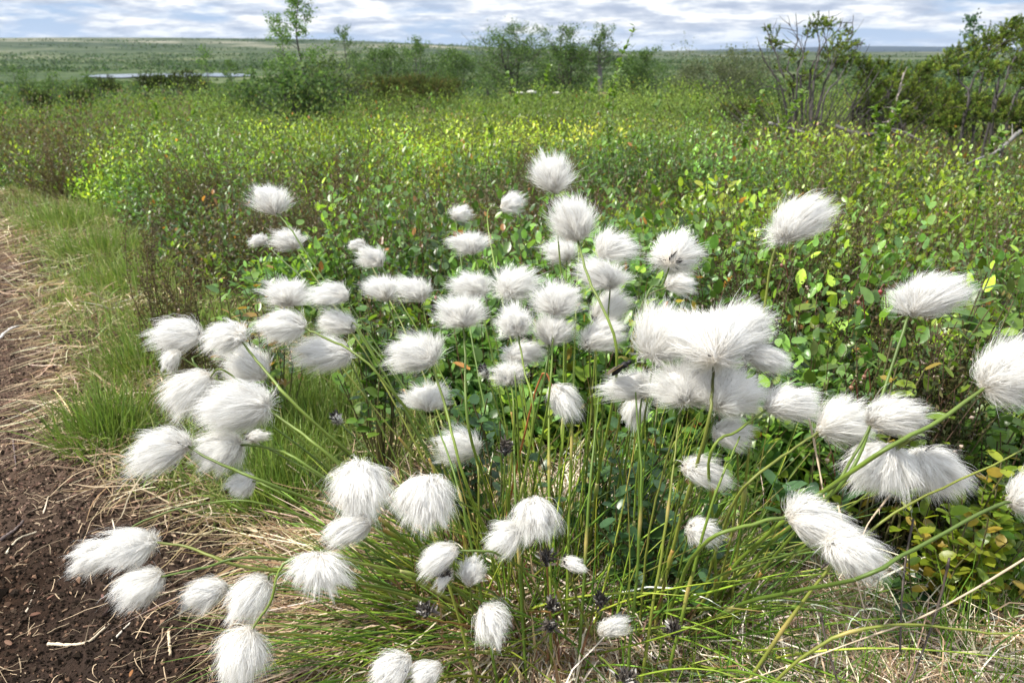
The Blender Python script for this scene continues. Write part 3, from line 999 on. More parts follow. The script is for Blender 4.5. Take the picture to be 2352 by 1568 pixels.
birch(600, 165, 260, 9, 120, 'bushy young birch thicket left of the young birch trunk', name='birch_bush', cat='birch bush', leafn=3400, leaf=.036, stems=5, open_=.3, low=.03, group='low birch bushes round the young birch', rad=.012)
birch(760, 142, 262, 9.5, 170, 'dark dense birch bush at the foot of the young birch', name='birch_bush', cat='birch bush', leafn=6000, leaf=.036, stems=7, open_=.3, low=.03, group='low birch bushes round the young birch', rad=.014, shape=1.2, pal=OLIVE + [(.035, .06, .02)])
birch(690, 150, 262, 6.5, 170, 'green birch bush directly in front of the young birch trunk', name='birch_bush', cat='birch bush', leafn=4200, leaf=.034, stems=6, open_=.3, low=.03, group='low birch bushes round the young birch', rad=.012, shape=1.2)
for i, (px, yt, t, wp, lb) in enumerate([
        (130, 168, 30, 60, 'small birch near the left edge below the lake'), (60, 150, 38, 70, 'birch clump closest to the left edge of the heath'),
        (215, 172, 26, 56, 'short birch under the left end of the lake'), (1120, 150, 30, 80, 'grey-green birch peeping out left of the dense dark birch'),
        (1245, 140, 30, 80, 'birch filling the gap between the dense dark and the flat-topped birch'), (1500, 150, 34, 90, 'hazy birch between the bushy birch and the willows'),
        (830, 130, 30, 90, 'hazy birch right behind the pale small birch'), (1005, 140, 34, 90, 'hazy birch right behind the reddish juniper bed'),
        (1740, 165, 20, 90, 'birch bush half hidden behind the left of the gnarled juniper')]):
    birch(px, yt, 230, t, wp, lb, leafn=1500, leaf=.1, stems=3, open_=.7, low=.05, shape=1.1)


def juniper(branches, clumps, t, label, base_px, name='juniper', group='junipers at the right', seed=3, brad=.0075, pal=None, extra=26, fan=1.0, density=1.0, bark=(.075, .068, .063), hgt=.6):
    r = np.random.default_rng(seed)
    base = P(*base_px, t); base[2] = terrain(base[0], base[1])
    root = thing(name, label, 'juniper', base, group)
    bt, bc = Buf(), Buf()
    lines = []
    for br in branches:
        tz = t + np.cumsum(r.normal(0, .04, len(br) + 0)) * t * .25
        pts = [base + [(br[-1][0] - base_px[0]) * t / F * .17 + r.normal() * .02, r.normal() * .08, -.03]] + [P(a, b_, tz[i]) for i, (a, b_) in enumerate(br) if i > 0]
        ln = catmull(pts, 7 * len(pts))
        ln[3:] += np.cumsum(r.normal(0, .0022, ln[3:].shape), 0) * t / 4
        k = len(ln)
        rad = brad * np.linspace(1, .22, k) * r.uniform(.7, 1.15) * (1 + .15 * r.normal(size=k))
        tubes(bt, ln[None], np.abs(rad)[None], np.array(bark) * r.uniform(.6, 1.2), 7)
        lines.append(ln)
        # bare side spurs
        for q in range(5):
            i = r.integers(k // 4, k - 1)
            dv = norm(ln[min(i + 1, k - 1)] - ln[i] + r.normal(0, .02, 3) + [0, 0, .006]) + r.normal(0, .45, 3)
            s = ln[i][None] + norm(dv)[None] * np.linspace(0, 1, 6)[:, None] * r.uniform(.05, .14) * t / 4
            s[2:] += np.cumsum(r.normal(0, .003, (4, 3)), 0)
            tubes(bt, s[None], (brad * .3 * np.linspace(1, .25, 6))[None], np.array(bark) * r.uniform(.7, 1.5), 4)
    for q in range(extra):
        az = r.uniform(-1, 1) * fan; L = hgt * r.uniform(.35, .9)
        d = np.array([sin(az), r.normal(0, .5), cos(az) * .9])
        s = base[None] + np.array([[r.normal() * .07 * fan, r.normal() * .08, -.02]]) + norm(d)[None] * np.linspace(0, 1, 9)[:, None] * L
        s[2:] += np.cumsum(r.normal(0, .008, (7, 3)), 0)
        tubes(bt, s[None], (brad * .45 * np.linspace(1, .3, 9))[None], np.array(bark) * r.uniform(.6, 1.4), 5)
        lines.append(s)
    allp = np.vstack(lines)
    pal = pal or [(.16, .24, .035), (.11, .18, .03), (.07, .12, .022), (.24, .30, .05)]
    for (px, py, rp) in clumps:
        c = P(px, py, t * (1 + r.normal(0, .03)))
        R_ = rp * t / F
        # link the clump to the nearest branch with a twig
        j = np.argmin(np.linalg.norm(allp - c, axis=1))
        s = catmull([allp[j], (allp[j] + c) / 2 + [0, 0, .01], c], 6)
        tubes(bt, s[None], (brad * .3 * np.linspace(1, .4, 6))[None], np.array(bark), 5)
        ns = int(34 * density * (rp / 25) ** 1.6) + 8
        o_ = c + r.normal(0, .42, (ns, 3)) * R_ * [1, .8, .8]
        dv = norm(o_ - c + np.array([.25, 0, .55]) * R_ + r.normal(0, .35, (ns, 3)) * R_)
        L = R_ * r.uniform(.35, .8, ns)
        K = 5
        sp = o_[:, None] + dv[:, None] * L[:, None, None] * np.linspace(0, 1, K)[None, :, None]
        tubes(bt, sp, (.0016 * np.linspace(1, .5, K))[None] + np.zeros((ns, 1)), np.array([.12, .09, .04]), 3)
        m = 42
        u = r.random((ns, m))
        p = o_[:, None] + dv[:, None] * (L[:, None] * u)[..., None]
        nd = norm(dv[:, None] * .7 + r.normal(0, .6, (ns, m, 3)))
        base_c = np.array(pal)[r.integers(0, len(pal), ns)] * r.lognormal(0, .15, (ns, 1))
        base_c[r.random(ns) < .3] *= .55
        cc = np.repeat(base_c[:, None], m, 1) * (1 + .45 * (u[..., None] - .5))
        ls = .0098 * (t / 3.8) ** .6
        leaves(bc, p.reshape(-1, 3), nd.reshape(-1, 3), rand_unit(ns * m, r), r.uniform(.7, 1.3, ns * m) * ls, cc.reshape(-1, 3), 2, .32)
    link_mesh('trunk', bt, M_bark, root, base)
    link_mesh('crown', bc, M_farleaf, root, base)
    return root


juniper([[(1850, 270), (1820, 215), (1795, 160), (1772, 100), (1752, 42)], [(1852, 262), (1862, 200), (1868, 150), (1900, 100), (1938, 55)],
         [(1848, 268), (1828, 205), (1806, 150), (1830, 95), (1832, 30)], [(1858, 262), (1885, 215), (1905, 160), (1934, 110), (1956, 82), (1962, 32)],
         [(1840, 272), (1800, 225), (1768, 165), (1742, 118)], [(1862, 270), (1892, 235), (1930, 175), (1958, 120), (1988, 92)],
         [(1850, 265), (1845, 210), (1838, 160), (1856, 110), (1862, 55)], [(1850, 270), (1856, 220), (1900, 150), (1898, 95), (1904, 30)],
         [(1846, 268), (1816, 235), (1782, 205), (1750, 190)], [(1856, 262), (1872, 180), (1885, 120), (1880, 60)], [(1846, 262), (1832, 190), (1846, 130), (1812, 60)]],
        [(1786, 92, 24), (1775, 104, 15), (1868, 62, 17), (1885, 48, 15), (1858, 78, 14), (1896, 62, 15), (1898, 58, 18), (1925, 112, 32), (1945, 128, 26), (1905, 130, 28), (1948, 100, 26),
         (1940, 78, 18), (1850, 182, 28), (1832, 184, 20), (1870, 178, 20), (1836, 132, 17), (1790, 162, 13), (1816, 196, 16), (1935, 155, 26), (1960, 140, 18), (1764, 66, 10), (1912, 150, 20), (1810, 128, 12)],
        3.8, 'gnarled half-dead juniper with bare grey branches sticking up above the skyline', (1850, 300), seed=5, extra=110, fan=.8, hgt=.78, density=.5)
juniper([[(2010, 300), (2030, 255), (2050, 200), (2075, 140)], [(2000, 305), (1992, 250), (1985, 190), (1975, 150)], [(2020, 300), (2065, 260), (2098, 215), (2120, 170)],
         [(2015, 305), (2080, 280), (2130, 240), (2160, 190)], [(1996, 300), (1960, 260), (1942, 215)]],
        [(1988, 152, 22), (2000, 172, 26), (1982, 190, 24), (2030, 200, 30), (2060, 172, 20), (2075, 190, 30), (2112, 168, 26), (2135, 152, 22), (2124, 185, 26), (2092, 215, 34), (2140, 215, 34), (2050, 232, 32),
         (2010, 235, 26), (2160, 245, 34), (2110, 255, 36), (2065, 268, 30), (2185, 215, 28), (2030, 150, 14), (2170, 270, 36), (2010, 212, 20)],
        3.9, 'sprawling green juniper with dead grey limbs in its middle, next to the gnarled one', (2010, 318), seed=9, extra=100, fan=1.1, hgt=.6, density=1.2)
juniper([[(2200, 300), (2215, 250), (2228, 205), (2245, 165), (2290, 120), (2330, 90)], [(2205, 290), (2222, 240), (2212, 190), (2200, 150)], [(2230, 190), (2262, 150), (2280, 110)]],
        [(2172, 150, 26), (2198, 128, 26), (2190, 165, 18), (2232, 118, 28), (2262, 100, 30), (2290, 112, 28), (2300, 92, 28), (2250, 138, 24), (2215, 170, 18), (2320, 80, 26), (2335, 62, 22), (2318, 55, 18), (2345, 85, 26), (2225, 240, 26), (2180, 250, 28), (2250, 262, 28), (2200, 285, 28), (2150, 285, 24)],
        3.3, 'bent juniper with one dark curved trunk holding a flat windswept crown at right', (2192, 335), seed=11, extra=30, fan=1.1, brad=.009, hgt=.4)
juniper([[(2300, 290), (2285, 255), (2310, 205), (2322, 160), (2345, 120), (2380, 90)], [(2290, 270), (2330, 230), (2375, 200)], [(2310, 215), (2285, 190), (2262, 160)]],
        [(2310, 160, 22), (2280, 160, 22), (2265, 178, 18), (2340, 140, 26), (2360, 100, 34), (2345, 190, 24), (2300, 240, 22), (2250, 232, 18), (2330, 265, 26), (2270, 270, 22), (2370, 150, 40), (2350, 250, 30)],
        3.0, 'dark juniper cut by the right edge with pale dead twigs low on its stem', (2262, 325), seed=13, extra=40, fan=1.3, hgt=.4, brad=.008)
RUST = [(.09, .12, .03), (.13, .11, .035), (.06, .09, .022), (.11, .14, .04)]
DARKJ = [(.045, .07, .018), (.035, .055, .016), (.06, .085, .022)]


def low_juniper(px0, px1, ytop, ybot, t, label, pal, seed, dens=1.3, grp='low junipers in the heath'):
    r = np.random.default_rng(seed)
    cl = []
    x = px0
    while x < px1:
        cl.append((x, r.uniform(ytop, ytop + .35 * (ybot - ytop)) + 8, r.uniform(13, 21)))
        cl.append((x + 4, r.uniform(ytop + .4 * (ybot - ytop), ybot), r.uniform(14, 22)))
        x += r.uniform(9, 16)
    mid = ((px0 + px1) / 2, ybot + 6)
    br = [[(mid[0] + (c[0] - mid[0]) * .5, ybot), (c[0], c[1] + 10)] for c in cl[::3]]
    return juniper(br, cl, t, label, mid, name='low_juniper', group=grp, seed=seed, pal=pal, extra=0, density=dens, brad=.02)


low_juniper(812, 1045, 178, 226, 10.5, 'wide low juniper bed, olive with rusty brown, in front of the birches', RUST, 21, 1.9)
low_juniper(325, 362, 172, 205, 12, 'dark upright juniper tuft left of the lake reeds', DARKJ, 22)
low_juniper(372, 462, 170, 212, 12, 'group of near-black juniper tips standing against the lake', DARKJ, 23)
low_juniper(232, 272, 186, 208, 13, 'dark little juniper under the left part of the lake', DARKJ, 24)
low_juniper(62, 112, 212, 238, 10, 'dark juniper patch far left on the heath', DARKJ, 25)
low_juniper(160, 208, 214, 232, 10.5, 'small dark juniper right of the far-left patch', DARKJ, 26)
low_juniper(1965, 2165, 218, 290, 4.4, 'dark low juniper thicket behind the dead limbs of the sprawling juniper', DARKJ + [(.09, .13, .03)], 31, 1.3)
low_juniper(2170, 2352, 225, 300, 4.0, 'dark low juniper thicket behind the two leaning junipers at the right edge', DARKJ + [(.09, .13, .03)], 32, 1.3)
low_juniper(1660, 1740, 240, 275, 6.5, 'rusty low juniper just left of the gnarled juniper', RUST, 27)


def boulder(px, py, t, s, label, col, seed, flat=.5):
    r = np.random.default_rng(seed)
    import bmesh
    bm = bmesh.new()
    bmesh.ops.create_icosphere(bm, subdivisions=3, radius=1)
    v = np.array([p.co[:] for p in bm.verts]); fc = np.array([[q.index for q in f_.verts] for f_ in bm.faces])
    bm.free()
    a = vnoise(v[:, 0] * 1.6 + seed, v[:, 1] * 1.6 + v[:, 2], seed) + .4 * vnoise(v[:, 0] * 4, v[:, 2] * 4 + v[:, 1] * 3, seed + 1)
    v = v * (.75 + .4 * a)[:, None] * [s, s * .8, s * flat]
    c = P(px, py, t) - [0, 0, s * .1]
    b = Buf(); b.add(v + c, fc, np.array(col))
    tag(link_mesh('boulder', b, M_stone), label, 'boulder', 'pale boulders at the edge of the heath')


boulder(1222, 211, 14, .09, 'whitish boulder showing under the dense dark birch', (.5, .49, .46), 2, .35)
boulder(1195, 213, 14.2, .08, 'flat grey boulder left of the whitish one', (.4, .39, .36), 3, .3)
boulder(1282, 213, 14, .09, 'pale low boulder between the dark birch and the flat-topped birch', (.42, .41, .35), 4, .3)
boulder(1392, 214, 14, .15, 'brownish flat boulder at the foot of the open-crowned birch', (.30, .22, .13), 5, .2)

# grey dead branches lying in front of the junipers
def wood(name, label, cat, pts, r0, col, group=None, mat=None, taper=.35, knobs=0, seed=1):
    r = np.random.default_rng(seed)
    b = Buf()
    ln = catmull(pts, 8 * len(pts))
    ln += np.cumsum(r.normal(0, r0 * .12, ln.shape), 0)
    k = len(ln)
    tubes(b, ln[None], (r0 * np.linspace(1, taper, k) * (1 + .14 * r.normal(size=k)))[None], np.array(col), 7, caps=True)
    for q in range(knobs):
        i = r.integers(3, k - 3)
        s = ln[i][None] + norm(r.normal(0, 1, 3) + [0, 0, .6])[None] * np.linspace(0, 1, 5)[:, None] * r0 * r.uniform(5, 12)
        tubes(b, s[None], (r0 * .4 * np.linspace(1, .3, 5))[None], np.array(col), 5, caps=True)
    return tag(link_mesh(name, b, mat or M_bark), label, cat, group)


wood('dead_branch', 'weathered grey dead branch lying right of the gnarled juniper foot', 'dead branch', [P(1920, 290, 3.2), P(1990, 312, 3.1), P(2060, 304, 3.1), P(2125, 330, 3.0)], .010, (.09, .085, .08), 'dead branches under the junipers', knobs=4, seed=2)
wood('dead_branch', 'thin grey dead branch lying on the left side of the gnarled juniper foot', 'dead branch', [P(1765, 284, 3.6), P(1820, 296, 3.6), P(1885, 312, 3.5)], .009, (.2, .19, .18), 'dead branches under the junipers', knobs=3, seed=4)
wood('dead_branch', 'pale broken dead limb leaning up between the two green junipers', 'dead branch', [P(2030, 300, 3.7), P(2055, 250, 3.7), P(2075, 170, 3.7)], .009, (.32, .28, .25), 'dead branches under the junipers', knobs=5, seed=6)
wood('dead_branch', 'grey dead branch sloping out at the lower right juniper', 'dead branch', [P(2345, 300, 2.9), P(2290, 345, 2.8), P(2230, 372, 2.7)], .008, (.2, .19, .18), 'dead branches under the junipers', knobs=4, seed=7)


# tall leafy shoots rising over the cover
def shoot(pts, nl, ls, label, name='leafy_shoot', col=((.13, .22, .03), (.17, .27, .04), (.10, .18, .03)), cat='shoot', group='leafy shoots rising above the heath', seed=1, rad=.0016, start=.35, spread=1.0, stemcol=(.12, .08, .05), lod=1, wid=.7):
    r = np.random.default_rng(seed)
    pts = [np.array(p) for p in pts]
    root = thing(name, label, cat, pts[0], group)
    ln = catmull(pts, 10 * len(pts)); k = len(ln)
    bs_, bl_ = Buf(), Buf()
    tubes(bs_, ln[None], (rad * np.linspace(1, .4, k))[None], np.array(stemcol), 6)
    u = start + (1 - start) * np.sort(r.random(nl)) ** .9
    i = np.minimum((u * (k - 1)).astype(int), k - 2)
    p = ln[i] + (ln[i + 1] - ln[i]) * (u * (k - 1) - i)[:, None]
    ax = norm(ln[i + 1] - ln[i])
    d = norm(rand_unit(nl, r) * spread + ax * .55)
    cc = np.array(col)[r.integers(0, len(col), nl)] * r.lognormal(0, .15, (nl, 1))
    leaves(bl_, p, d, norm(rand_unit(nl, r) * .5 + [0, -.1, 1]), ls * r.uniform(.65, 1.1, nl), cc, lod, wid)
    link_mesh('stem', bs_, M_stem, root, pts[0])
    link_mesh('foliage', bl_, M_leaf, root, pts[0])
    return root


def ground_at(px, t):
    p = P(px, 784, t)
    d = norm(np.array([p[0], p[1]])) ; p2 = np.array([p[0], p[1], 0])
    # same bearing and forward distance as t at the horizon line
    x_, y_ = (px - 1176) / F * t, t * cos(0)
    return np.array([x_, y_, terrain(x_, y_)])


for i, (px, pyt, bx, t, nl, lb) in enumerate([
        (1458, 60, 1380, 2.6, 52, 'tallest thin arching shoot reaching into the sky beside the open-crowned birch'),
        (1264, 150, 1250, 2.7, 28, 'upright shoot in front of the gap left of the flat-topped birch'),
        (1375, 178, 1310, 2.5, 26, 'short shoot with a bright tip below the open-crowned birch'),
        (1166, 172, 1180, 2.6, 30, 'leafy shoot standing below the dense dark birch'),
        (1420, 165, 1400, 2.4, 34, 'bushy-tipped shoot right of the tallest arching shoot foot'),
        (1752, 210, 1700, 2.1, 46, 'bright green leafy shoot crossing the left foot of the gnarled juniper'),
        (1850, 205, 1765, 2.2, 40, 'curving shoot with round leaves in front of the gnarled juniper trunk'),
        (2070, 238, 2010, 1.9, 52, 'tall bright shoot in front of the sprawling green juniper'),
        (2010, 248, 2050, 2.0, 40, 'shoot with a forked look left of the tall bright shoot'),
        (1108, 250, 1120, 2.3, 26, 'pale shoot low over the heath left of the junipers bed end'),
        (1520, 225, 1500, 2.4, 26, 'thin shoot below the hazy birch and willow bushes'),
        (2300, 300, 2270, 1.6, 40, 'leafy shoot low in front of the edge juniper'),
        (330, 200, 345, 3.2, 26, 'yellow-green shoot left of the black juniper tips'),
        (455, 235, 440, 2.9, 24, 'yellow-green shoot under the black juniper tips')]):
    top = P(px, pyt, t)
    x0 = (bx - 1176) / F * t
    bse = np.array([x0, top[1] - .02, terrain(x0, top[1])])
    m1 = bse * .6 + top * .4 + [0.0 * t, 0, .02]; m2 = bse * .25 + top * .75 + [-.01 * (1 if px > bx else -1) * t, 0, .01]
    shoot([bse, m1, m2, top], nl * 2, .021, lb, seed=i + 40, start=.25, spread=.9)

# heather tufts with last year's dried flowers
def heather(px, py, t, size, label, seed, n=60, flowers=.3, pal=((.12, .095, .045), (.09, .08, .038), (.13, .125, .05)), lean=0.):
    r = np.random.default_rng(seed)
    top = P(px, py, t)
    bse = np.array([top[0], top[1], terrain(top[0], top[1])])
    H = top[2] - bse[2]
    root = thing('heather', label, 'heather', bse, 'heather tufts among the bilberry')
    bs_, bl_, bf_ = Buf(), Buf(), Buf()
    org = bse + np.stack([r.normal(0, size * .25, n), r.normal(0, size * .2, n), 0 * np.arange(n)], -1)
    tp = bse + np.stack([r.normal(lean * size, size * .55, n), r.normal(0, size * .4, n), H * r.uniform(.45, 1.08, n)], -1)
    K = 8
    tt = np.linspace(0, 1, K)[None, :, None]
    pts = org[:, None] * (1 - tt) + tp[:, None] * tt + rand_unit(n, r)[:, None] * (.12 * H) * np.sin(tt * pi)
    tubes(bs_, pts, np.linspace(.0011, .0005, K)[None] + np.zeros((n, 1)), np.array([.075, .045, .03]), 3)
    m = 110
    u = .12 + .88 * r.random((n, m))
    i = np.minimum((u * (K - 1)).astype(int), K - 2)
    ix = np.arange(n)[:, None]
    p = pts[ix, i] + (pts[ix, i + 1] - pts[ix, i]) * (u * (K - 1) - i)[..., None] + r.normal(0, .0038, (n, m, 3))
    cc = np.array(pal)[r.integers(0, len(pal), n)][:, None] * r.lognormal(0, .25, (n, m, 1))
    leaves(bl_, p.reshape(-1, 3), norm(rand_unit(n * m, r) + [0, 0, .8]), rand_unit(n * m, r), np.full(n * m, .0078), cc.reshape(-1, 3), 2, .45)
    nf = max(int(n * flowers * 6), 6)
    j = r.integers(0, n, nf); u = .55 + .45 * r.random(nf); i = np.minimum((u * (K - 1)).astype(int), K - 2)
    p = pts[j, i] + r.normal(0, .003, (nf, 3))
    d1 = rand_unit(nf, r); d2 = norm(np.cross(d1, rand_unit(nf, r))); d3 = np.cross(d1, d2)
    v = OCT_V[None] * r.uniform(.0012, .0022, nf)[:, None, None] * [1, 1, 1.4]
    v = np.einsum('nva,nai->nvi', v, np.stack([d1, d2, d3], 1)) + p[:, None]
    fc = (OCT_F[None] + (np.arange(nf) * 6)[:, None, None]).reshape(-1, 3)
    bl_.add(v, fc, np.repeat((np.array([.62, .5, .44]) * r.uniform(.6, 1.1, (nf, 1)))[:, None], 6, 1))
    link_mesh('stems', bs_, M_stem, root, bse)
    link_mesh('foliage', bl_, M_farleaf, root, bse)


heather(2150, 780, .76, .055, 'brown heather with many whitish dried flowers under the rightmost raised head', 1, 90, .9, lean=.1)
heather(2140, 880, .74, .06, 'dark olive heather below the brown flowering heather', 2, 90, .15, pal=((.05, .06, .02), (.04, .05, .018)))
heather(2060, 700, .95, .06, 'thin green-brown heather left of the raised head at right', 3, 40, .2, pal=((.07, .08, .025), (.06, .06, .022)))
heather(1900, 465, 1.25, .12, 'reddish brown heather behind the big wedge-shaped head', 4, 50, .4)
heather(1700, 450, 1.35, .1, 'brown heather tuft left of the wedge-shaped head', 5, 36, .5)
heather(352, 545, 1.25, .04, 'dark brown heather leaning over the grass edge at left', 6, 20, .08, lean=-.2)
heather(415, 600, 1.1, .035, 'dark heather at the corner of the grass below the leftmost bilberry', 7, 26, .15)
heather(700, 415, 1.75, .16, 'greyish heather patch behind the lone head upper left', 8, 46, .6)
heather(760, 330, 2.5, .22, 'rusty heather patch above the lone upper left head', 9, 46, .4, pal=((.12, .08, .035), (.10, .075, .03)))
heather(140, 300, 3.0, .3, 'pale pinkish heather patch far left on the heath', 10, 70, .8, pal=((.12, .085, .045), (.10, .075, .035)))
heather(430, 330, 2.4, .22, 'brown heather patch on the left between bright bilberries', 11, 45, .3)
heather(1880, 380, 1.8, .15, 'heather with pale dots below the gnarled juniper', 12, 45, .5)
heather(1690, 590, 1.0, .06, 'dark heather sprigs left of the wedge-shaped head stem', 13, 60, .3, pal=((.06, .06, .022),))
heather(1240, 330, 2.2, .2, 'brown heather just above the topmost cottongrass head', 14, 45, .2)

# bigger-leaved shrubs close by, each with its own stems
def shrub(px, py, t, size, n, ls, cols, label, seed, wid=.65, name='bilberry_shrub', hfrac=1.0):
    r = np.random.default_rng(seed)
    top = P(px, py, t)
    bse = np.array([top[0], top[1], terrain(top[0], top[1])]); H = max(top[2] - bse[2], .05)
    root = thing(name, label, 'shrub', bse, 'single shrubs round the tussock')
    bs_, bl_ = Buf(), Buf()
    tp = bse + np.stack([r.normal(0, size * .5, n), r.normal(0, size * .4, n), H * r.uniform(.55, 1.0, n) * hfrac], -1)
    K = 6; tt = np.linspace(0, 1, K)[None, :, None]
    pts = bse * (1 - tt) + tp[:, None] * tt + rand_unit(n, r)[:, None] * (.1 * H) * np.sin(tt * pi)
    tubes(bs_, pts, np.linspace(.0014, .0007, K)[None] + np.zeros((n, 1)), np.array([.10, .09, .04]), 4)
    m = 9
    u = .5 + .5 * (np.arange(m)[None] + r.random((n, m))) / m
    i = np.minimum((u * (K - 1)).astype(int), K - 2); ix = np.arange(n)[:, None]
    p = pts[ix, i] + (pts[ix, i + 1] - pts[ix, i]) * (u * (K - 1) - i)[..., None]
    phi = np.arange(m)[None] * 2.4 + r.random((n, 1)) * 6; el = r.normal(.45, .3, (n, m))
    d = np.stack([np.cos(phi) * np.cos(el), np.sin(phi) * np.cos(el), np.sin(el)], -1)
    nm = norm(np.stack([-np.cos(phi) * np.sin(el), -np.sin(phi) * np.sin(el), np.cos(el)], -1) + r.normal(0, .25, (n, m, 3)))
    cc = np.array(cols)[r.integers(0, len(cols), (n, m))] * r.lognormal(0, .14, (n, m, 1))
    leaves(bl_, p.reshape(-1, 3), d.reshape(-1, 3), nm.reshape(-1, 3), (ls * r.uniform(.65, 1.1, (n, m))).ravel(), cc.reshape(-1, 3), 0, wid)
    link_mesh('stems', bs_, M_stem, root, bse)
    link_mesh('foliage', bl_, M_leaf, root, bse)


YG = [(.20, .27, .025), (.26, .30, .03), (.14, .22, .022), (.17, .25, .03), (.30, .22, .03)]
BGn = [(.065, .14, .05), (.08, .16, .045), (.05, .11, .042)]
MG = [(.10, .19, .025), (.14, .23, .03), (.08, .16, .03)]
shrub(2250, 1150, .68, .06, 44, .0165, YG, 'yellow-green bilberry shrub at lower right below the double head', 1, .72)
shrub(2330, 1040, .72, .04, 16, .016, YG, 'small yellow-green shrub on the right edge above the yellow-green one', 2, .72)
shrub(1870, 1080, .72, .03, 7, .027, [(.07, .15, .05), (.09, .18, .05), (.06, .13, .05)], 'large-leaved shrub with an orange growing tip between two heads at right', 3, .5)
shrub(2120, 1310, .72, .05, 12, .021, BGn, 'dark blue-green shrub low in the straw at right', 4, .7)
shrub(1520, 1090, .66, .07, 22, .017, BGn, 'blue-green bog bilberry deep behind the stems right of the middle', 5, .75)
shrub(1420, 960, .72, .06, 22, .016, BGn, 'blue-green bog bilberry under the big white cluster of heads', 6, .75)
shrub(2110, 800, .70, .05, 14, .021, YG, 'upright yellow-green shrub below the raised head at right', 7, .55)
shrub(2000, 760, .74, .05, 14, .017, MG, 'green bilberry with pink flowers left of the brown heather', 8, .6)
shrub(2320, 610, .72, .05, 18, .021, MG, 'broad-leaved bilberry near the right edge above the rightmost head', 9, .75)
shrub(1090, 880, .74, .06, 20, .016, BGn, 'shaded bog bilberry between the stems left of the middle', 10, .75)
shrub(560, 600, 1.02, .07, 24, .02, [(.10, .19, .05), (.14, .24, .04), (.30, .19, .05)], 'bilberry with orange tips under the pair of heads upper left', 11, .55)
shrub(850, 690, .92, .06, 22, .02, MG, 'rounded bright bilberry right of the row of left heads', 12, .7)

# little pink bilberry flowers
for i, (px, py, t, lb) in enumerate([(1972, 690, .68, 'pair-like pink flower left of the raised head at right'), (2022, 665, .68, 'deep pink flower touching the left of the raised head'),
                                     (1985, 860, .66, 'pink berry-like flower below the yellow-green upright shrub'), (1955, 885, .66, 'orange-pink flower on a dark twig at right'),
                                     (1900, 1052, .60, 'pale round flower beside the double grey-white heads'), (1795, 605, .8, 'small pink flower left under the wedge-shaped head'),
                                     (1000, 680, .76, 'reddish flower beside the pale heads in the middle'), (1520, 600, .9, 'tiny pale flower behind the round head right of middle')]):
    c = P(px, py, t)
    z = np.linspace(0, 1, 8); pr = np.array([.25, .75, 1, 1, .85, .6, .38, .45]) * .0019
    b = Buf()
    col = np.array([(.36, .16, .13), (.38, .10, .11), (.33, .17, .12), (.36, .2, .12), (.45, .38, .30), (.36, .18, .15), (.34, .15, .11), (.45, .32, .27)][i])
    pts = c[None] + np.array([.15, 0, -1])[None] * (z * .0048)[:, None]
    tubes(b, pts[None], pr[None], col, 8, caps=True)
    st = catmull([c, c + [.004, .002, .004], c + [.012, .006, -.02]], 8)
    tubes(b, st[None], np.full((1, 8), .0005), np.array([.2, .08, .05]), 4)
    tag(link_mesh('bilberry_flower', b, M_leaf), lb, 'flower', 'small pink flowers in the bilberry')

# ------------------------------------------------------------------ twigs and leaves on the path
def on_path(px, py, dz=.004):
    p = G(px, py, .006)
    p[2] = path_z(p[0], p[1]) + dz
    return p


for i, (pl, r0, col, lb) in enumerate([
        ([(110, 1473), (160, 1476), (205, 1470), (250, 1432)], .0016, (.60, .50, .36), 'pale stick with a bent end lying on the dark peat at lower left'),
        ([(258, 1468), (298, 1428)], .0012, (.66, .60, .50), 'short white stick beside the bent pale stick'),
        ([(390, 1452), (392, 1500)], .0020, (.62, .50, .34), 'thick short pale stick standing out left of the lowest cottongrass head'),
        ([(0, 1240), (30, 1215), (50, 1200)], .0022, (.14, .11, .10), 'dark grey stick at the left edge of the peat'),
        ([(12, 1266), (40, 1240), (82, 1222)], .0014, (.60, .52, .38), 'pale curved root below the dark grey stick'),
        ([(240, 1415), (260, 1395), (272, 1385)], .0022, (.04, .025, .02), 'nearly black stub of wood above the bent pale stick'),
        ([(190, 1438), (255, 1425), (330, 1402)], .0012, (.13, .08, .055), 'dark brown twig running from the black stub'),
        ([(340, 1403), (420, 1392), (490, 1415), (520, 1418)], .0014, (.16, .09, .06), 'reddish brown twig below the ragged small head'),
        ([(58, 1402), (66, 1378), (76, 1348)], .0010, (.6, .5, .38), 'thin upright straw left of the leftmost head'),
        ([(100, 1180), (112, 1140)], .0010, (.6, .5, .38), 'short straw near the upper edge of the dark peat'),
        ([(0, 775), (20, 760), (42, 748)], .0030, (.62, .58, .54), 'whitish stick at the left edge halfway up'),
        ([(0, 900), (80, 865), (150, 812)], .0014, (.50, .38, .25), 'long thin straw crossing the path edge at left'),
        ([(258, 1190), (262, 1215), (250, 1240)], .0009, (.6, .52, .4), 'thin pale fibre on the peat above the leftmost heads'),
        ([(370, 1510), (420, 1440), (530, 1250)], .0009, (.42, .33, .2), 'long thin straw running up from the lower left corner area'),
        ([(30, 1010), (35, 1070)], .0012, (.13, .10, .10), 'small dark stick on the reddish litter')]):
    wood('stick', lb, 'stick', [on_path(*q, dz=r0 * .9) for q in pl] if len(pl) > 2 else [on_path(*pl[0], dz=r0), (on_path(*pl[0], dz=r0 * 1.1) + on_path(*pl[1], dz=r0 * 1.1)) / 2, on_path(*pl[1], dz=r0)],
         r0, col, 'sticks and straws lying on the path', taper=.6, seed=60 + i, knobs=0)

